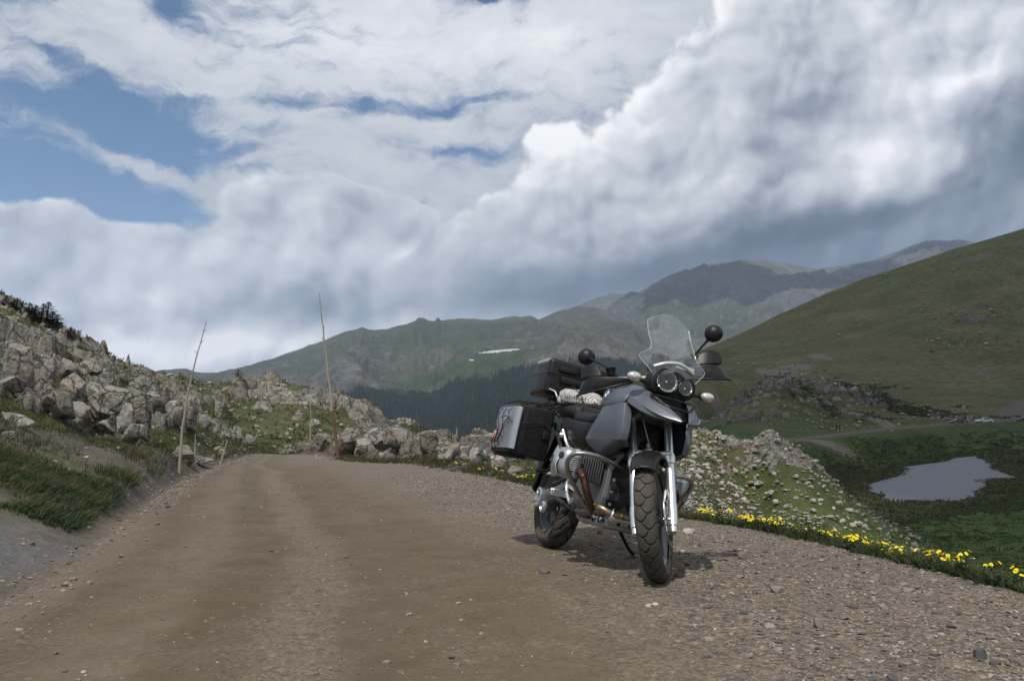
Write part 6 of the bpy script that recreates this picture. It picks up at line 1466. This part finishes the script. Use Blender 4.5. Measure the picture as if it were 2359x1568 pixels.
for i, (px, py, ty, r0, lb) in enumerate([(1175, 1018, 985, .02, 'faint thin pole against the forest, leftmost behind the outcrop'), (1052, 1016, 985, .02, 'faint thin pole rising behind the middle of the outcrop')]):
    pole(px, py, px, ty, r0, lb, 0, 0, 10 + i)

# ------------------------------------------------------------------ spruces on the left crest
NEED = leaf_mat('spruce_needles', [(0, (.006, .010, .006)), (.5, (.018, .028, .013)), (1, (.045, .055, .024))], .2, .1); BARK = simple('bark', (.06, .045, .035), .9)
def spruce(h, r_, seed, wind=.3):
    q = np.random.default_rng(seed); B = Batch(); n_ = int(900)
    t = q.random(n_) ** .8; z = h * (.06 + .94 * t); rad = r_ * (1 - t) ** .75 * (.75 + .25 * np.sin(z / h * 34 + q.uniform(0, 6))) + .02; a = q.uniform(0, 2 * np.pi, n_); rr_ = rad * q.random(n_) ** .45
    x = rr_ * np.cos(a) + wind * .25 * h * t * t * 0 + wind * rr_; y = rr_ * np.sin(a)
    L = (.10 * h * (1 - t * .5)) * q.uniform(.5, 1.2, n_); w_ = L * .22
    for k in range(n_):
        d = np.array([math.cos(a[k]), math.sin(a[k]), -.22 + q.uniform(-.25, .45)]); p = np.array([-d[1], d[0], q.uniform(-.4, .4)]); c0 = np.array([x[k], y[k], z[k]])
        B.add([c0 - d * L[k] * .4, c0 + p * w_[k], c0 + d * L[k] * .7, c0 - p * w_[k]], [(0, 1, 2, 3)], float(np.clip(q.normal(.45, .25), 0, 1)))
    return B
trees = []
for i, (h, r_) in enumerate(((2.6, .85), (2.0, .8), (1.5, .9))):
    root = bpy.data.objects.new('spruce_tree', None); COL.objects.link(root); spruce(h, r_, 50 + i).build('crown', NEED, root)
    bm = bmesh.new(); tube(bm, [(0, 0, -.3), (0.02, 0, h * .5), (0, 0, h * .95)], [.07, .04, .01], 8, 3); mesh_obj('trunk', bm, BARK, root); trees.append(root)
TL = ['dark wind-shaped spruce in the clump on the left skyline', 'small dark spruce standing apart at the lower end of the left skyline row']
seen = set()
for i, (px, py, k, s_) in enumerate([(4, 700, 1, 1.0), (22, 708, 0, .8), (40, 716, 1, 1.0), (58, 722, 0, .75), (72, 730, 0, .95), (88, 736, 0, 1.15), (100, 744, 0, 1.25), (112, 752, 0, 1.1), (122, 758, 1, .9), (30, 702, 2, 1.0), (64, 718, 2, 1.1), (152, 772, 1, .95), (163, 776, 2, .8),
                                      (395, 886, 2, .7), (415, 886, 2, .6), (440, 884, 2, .6), (545, 884, 2, .5)]):
    p = None
    for dy_ in range(0, 60, 3):
        p = hit(px, py + dy_, 10, 150)
        if p: break
    o = trees[k] if k not in seen else copy_tree(trees[k]); seen.add(k)
    sc = s_ * p.y / 38.0 * (.6 if p.y > 50 else .42)
    o.location = (p.x, p.y + .2, p.z - .15); o.scale = (sc * 1.6, sc * 1.5, sc * .62); o.rotation_euler = (0, R(10), random.uniform(-.6, .6))
    tag(o, 'dark wind-shaped spruce, %s of the clump on the left skyline' % ORD[i] if i < 11 else (TL[1] if i == 11 else 'lowest dark bush at the lower end of the left skyline row' if i == 12 else ['dark cushion bush on the crest just left of the leaning pole', 'dark cushion bush on the crest behind the leaning pole', 'dark cushion bush on the crest right of the leaning pole', 'lone dark bush on the middle of the far left crest'][i - 13]), 'tree' if i < 12 else 'bush', 'spruces on the left skyline' if i < 11 else None)
# ------------------------------------------------------------------ parked cars by the far road
CARGLASS = simple('car_glass', (.02, .025, .03), .12, 0, .6); CTYRE = simple('car_tyre', (.015, .015, .015), .8); HUBS = simple('hubcap', (.45, .46, .48), .35, .8)
CL_ = simple('car_headlamp', (.6, .62, .62), .2); CR_ = simple('car_taillamp', (.25, .015, .01), .3)
def car(px, py, Y, paint, label, yaw=0.0, estate=False):
    p = at(px, py, Y); p.z = ground_z(p.x, p.y)
    root = bpy.data.objects.new('parked_car', None); COL.objects.link(root)
    body = [(-2.32, .30), (-2.36, .52), (-2.28, .66), (-1.25, .86), (-.95, .90), (1.45, .94), (2.15, .92), (2.34, .80), (2.36, .42), (2.28, .28), (1.75, .25), (1.68, .50), (1.50, .64), (1.28, .64), (1.08, .50), (1.02, .22), (-1.02, .22), (-1.08, .50), (-1.28, .64), (-1.50, .64), (-1.70, .50), (-1.76, .25)]
    cab = [(-1.22, .86), (-.45, 1.38), (-.10, 1.44), (.75, 1.44), (1.15, 1.36), (1.75, .93)] if not estate else [(-1.15, .86), (-.45, 1.42), (0, 1.50), (1.6, 1.50), (2.1, 1.1), (2.15, .92)]
    bm = bmesh.new(); prism(bm, body, 1.76, -.88, 0, .06); b_ = mesh_obj('body', bm, paint, root, 40)
    bm = bmesh.new(); prism(bm, cab, 1.44, -.72, 0, .10)
    for v in bm.verts:
        if v.co.z < 1.0: v.co.y *= 1.14
    mesh_obj('roof', bm, paint, root, 40)
    win = [(-1.0, .90), (-.44, 1.31), (-.08, 1.36), (.72, 1.36), (1.08, 1.29), (1.48, .94)]
    for s_ in (-1, 1):
        for a, b2 in ((0, 3), (3, 6)):
            pts = [(-1.0, .92), (-.44, 1.31), (-.08, 1.36), (.30, 1.37), (.30, .92)] if a == 0 else [(.38, .92), (.38, 1.37), (.72, 1.36), (1.06, 1.29), (1.42, .94)]
            bm = bmesh.new(); prism(bm, pts, .02, s_ * .795 - .01, 0, .0)
            for v in bm.verts: v.co.y -= s_ * (v.co.z - .92) * .15
            mesh_obj('side_window', bm, CARGLASS, root, 0)
        bm = bmesh.new(); rbox(bm, (-2.34, min(s_ * .55, s_ * .86), .56), (-2.18, max(s_ * .55, s_ * .86), .68), .03); mesh_obj('headlamp', bm, CL_, root)
        bm = bmesh.new(); rbox(bm, (2.26, min(s_ * .55, s_ * .87), .66), (2.37, max(s_ * .55, s_ * .87), .82), .02); mesh_obj('tail_lamp', bm, CR_, root)
        for x in (-1.39, 1.39):
            bm = bmesh.new(); lathe(bm, [(-.1, .20), (-.1, .30), (-.07, .32), (.07, .32), (.1, .30), (.1, .20)], (x, s_ * .80, .32), (0, s_, 0), 24); w_o = mesh_obj('wheel', bm, CTYRE, root)
            bm = bmesh.new(); lathe(bm, [(.09, .20), (.11, .19), (.12, .05)], (x, s_ * .80, .32), (0, s_, 0), 20); mesh_obj('rim', bm, HUBS, w_o)
    bm = bmesh.new(); V_ = [bm.verts.new(q) for q in ((-1.13, -.72, .93), (-1.13, .72, .93), (-.50, .62, 1.36), (-.50, -.62, 1.36))]; bm.faces.new(V_); V_ = [bm.verts.new((q.co.x, q.co.y, q.co.z)) for q in V_]
    for v in bm.verts: v.co.x -= .02; v.co.z += .012
    mesh_obj('windscreen', bm, CARGLASS, root, 0)
    root.location = p; root.rotation_euler = (0, 0, yaw); tag(root, label, 'car')
car(2207, 971, 243, simple('car_paint_grey', (.10, .115, .135), .3, .4), 'dark grey saloon car parked on the far road, left of the white car', R(-3))
car(2266, 967, 246, simple('car_paint_white', (.72, .74, .76), .3), 'white saloon car parked on the far road between the grey and the dark car', R(3))
car(2361, 963, 250, simple('car_paint_dark', (.02, .02, .035), .3), 'very dark car cut by the right edge of the photo beside the far road', R(0))

# ------------------------------------------------------------------ hikers, far away
SKIN = simple('skin', (.45, .28, .2), .7)
def hiker(px, py, Y, top, legs, label, stride=.18, yaw=0):
    p = hit(px, py, 100, 700) or at(px, py, Y)
    me = bpy.data.meshes.new('person'); V_ = [(0, 0, .92), (0, 0, 1.15), (0, 0, 1.42), (0, 0, 1.52), (0, 0, 1.66), (.09, 0, .88), (.10, stride, .48), (.10, stride * .8, .05), (.10, stride + .1, .02), (-.09, 0, .88), (-.10, -stride * .5, .48), (-.10, -stride, .05), (-.10, -stride + .1, .02), (.2, 0, 1.38), (.25, .05, 1.12), (.22, .15, .92), (-.2, 0, 1.38), (-.25, -.02, 1.12), (-.24, .1, .9)]
    E = [(0, 1), (1, 2), (2, 3), (3, 4), (0, 5), (5, 6), (6, 7), (7, 8), (0, 9), (9, 10), (10, 11), (11, 12), (2, 13), (13, 14), (14, 15), (2, 16), (16, 17), (17, 18)]
    me.from_pydata(V_, E, []); o = link('person', me); sk = o.modifiers.new('skin', 'SKIN'); o.modifiers.new('sub', 'SUBSURF').levels = 1
    rr_ = [.14, .15, .15, .06, .10, .10, .075, .05, .04, .10, .075, .05, .04, .06, .045, .035, .06, .045, .035]
    for i, v in enumerate(me.skin_vertices[0].data): v.radius = (rr_[i], rr_[i] * .8); v.use_root = (i == 0)
    m, g, b = new_mat('clothes'); z = g.sep(g.new('ShaderNodeTexCoord').outputs['Object'])[2]
    c = g.mix(g.m('GREATER_THAN', z, .93), legs, top); c = g.mix(g.m('GREATER_THAN', z, 1.53), c, (.40, .26, .19)); c = g.mix(g.m('GREATER_THAN', z, 1.70), c, (.05, .035, .03)); g.set(b.inputs['Base Color'], c); b.inputs['Roughness'].default_value = .9
    me.materials.append(m); o.location = p; o.rotation_euler = (0, 0, yaw); tag(o, label, 'person')
hiker(1926, 993, 185, (.03, .035, .05), (.03, .03, .035), 'person in dark clothes walking on the far road, left one of two')
hiker(1933, 993, 186, (.05, .05, .06), (.10, .10, .12), 'person in greyish clothes walking on the far road, right one of two', .1, 1)
hiker(1751, 907, 245, (.03, .03, .04), (.03, .03, .04), 'lone person in dark clothes on the crest of the rocky knoll beyond the road')
hiker(2212, 830, 400, (.35, .03, .03), (.08, .02, .02), 'lone person in red high on the green hillside')

# ------------------------------------------------------------------ the forest on the far slopes: one mass
CON = leaf_mat('conifer_mass', [(0, (.006, .011, .007)), (.5, (.014, .024, .013)), (.85, (.035, .047, .022)), (1, (.10, .085, .06))], .1, .05)
def forest(name, n, grid, weight, seed, h0, h1):
    X, Y, Z = (q.ravel() for q in grid); r_ = np.random.default_rng(seed); w_ = weight.ravel(); idx = r_.choice(len(w_), n, p=w_ / w_.sum())
    D = np.hypot(X[idx], Y[idx]); j = D * .006
    p = np.stack([X[idx] + r_.uniform(-1, 1, n) * j * .5, Y[idx] + r_.uniform(-1, 1, n) * j, Z[idx] - 1.5], 1)
    h = r_.uniform(h0, h1, n) * (1 + .25 * fbm(p[:, 0] / 90, p[:, 1] / 90, 3, 5)); rad = h * r_.uniform(.11, .17, n)
    a = np.linspace(0, 2 * np.pi, 5, endpoint=False); T_ = [(math.cos(q), math.sin(q), .06) for q in a] + [(0, 0, .62)] + [(math.cos(q + .6) * .62, math.sin(q + .6) * .62, .40) for q in a] + [(0, 0, 1.0)]
    T_ = np.array(T_); F = [(k, (k + 1) % 5, 5) for k in range(5)] + [(6 + k, 6 + (k + 1) % 5, 11) for k in range(5)]
    rz_ = r_.uniform(0, 6.28, n); c_, s_ = np.cos(rz_), np.sin(rz_)
    v = np.empty((n, 12, 3)); v[:, :, 0] = (T_[None, :, 0] * c_[:, None] - T_[None, :, 1] * s_[:, None]) * rad[:, None]; v[:, :, 1] = (T_[None, :, 0] * s_[:, None] + T_[None, :, 1] * c_[:, None]) * rad[:, None]; v[:, :, 2] = T_[None, :, 2] * h[:, None]
    v += p[:, None, :]; f = (np.array(F)[None] + (np.arange(n) * 12)[:, None, None]).reshape(-1, 3)
    B = Batch(); B.add(v.reshape(-1, 3), f, np.repeat(np.clip(r_.normal(.42, .22, n), 0, 1), 12)); return tag(B.build(name, CON), kind='stuff')
X, Y, Z = gA; px, py = to_px(X, Y, Z); vis = (px > 560) & (px < 1640) & (py < 1110)
cell = np.hypot(np.gradient(X, axis=0), np.gradient(Y, axis=0)) * np.hypot(np.gradient(X, axis=1), np.gradient(Y, axis=1))
forest('forest', 34000, gA, vis * (fo > .45) * cell, 61, 9, 17)
forest('scattered_conifers', 1500, gA, vis * sstep(.0, .5, fo) * (1 - fo) * cell + vis * cell * .006 * (py > 830), 62, 6, 11)

# ------------------------------------------------------------------ mountain air
bm = bmesh.new(); rbox(bm, (-9000, -60, -430), (9000, 7900, 1150), 0)
air_m = bpy.data.materials.new('air'); air_m.use_nodes = True; g = N(air_m.node_tree); g.n.clear()
vp = g.new('ShaderNodeVolumePrincipled'); vp.inputs['Color'].default_value = (.56, .70, .92, 1); vp.inputs['Density'].default_value = 9.5e-5; vp.inputs['Anisotropy'].default_value = .0
g.l.new(vp.outputs[0], g.new('ShaderNodeOutputMaterial').inputs['Volume'])
hz = mesh_obj('haze', bm, air_m, None, 0); tag(hz, kind='stuff')

# ------------------------------------------------------------------ clouds overhead, outside the frame, that shade the far slopes
CLM = simple('cloud_white', (.85, .86, .88), 1.0, 0, .0)
def cloud(shade_x, shade_y, shade_z, alt, rx, ry, seed, name='cloud'):
    """placed on the sun ray above the ground it shades"""
    t = (alt - shade_z) / sd.z; c0 = Vector((shade_x + sd.x * t, shade_y + sd.y * t, alt)); r_ = np.random.default_rng(seed); B = Batch(); v0, f = ICO[4]
    for k in range(9):
        q = r_.uniform(-.62, .62, 2); s_ = r_.uniform(.35, .6)
        v = v0 * np.array([rx * s_, ry * s_, min(rx, ry) * .28]); nn = fbm(v0[:, 0] * 2 + q[0] * 9 + v0[:, 2], v0[:, 1] * 2 + k, 5, seed); v = v * (1 + .45 * nn)[:, None]
        v[:, 2] = np.maximum(v[:, 2], -min(rx, ry) * .06); B.add(v + [q[0] * rx, q[1] * ry, 0], f)
    o = B.build(name, CLM, None, True); o.location = c0; return tag(o, kind='structure')
cloud(330, 490, 30, 1500, 320, 440, 3)        # over the green hillside and the meadow
cloud(122, 120, -12, 1450, 78, 90, 4)  # small unseen cloud added to darken the sunlit meadow
cloud(82, 60, -12, 1420, 46, 44, 7)  # another unseen one, added to darken the near end of the meadow
cloud(1250, 4350, 450, 3400, 620, 640, 6)
cloud(2100, 4500, 500, 3400, 420, 500, 8)
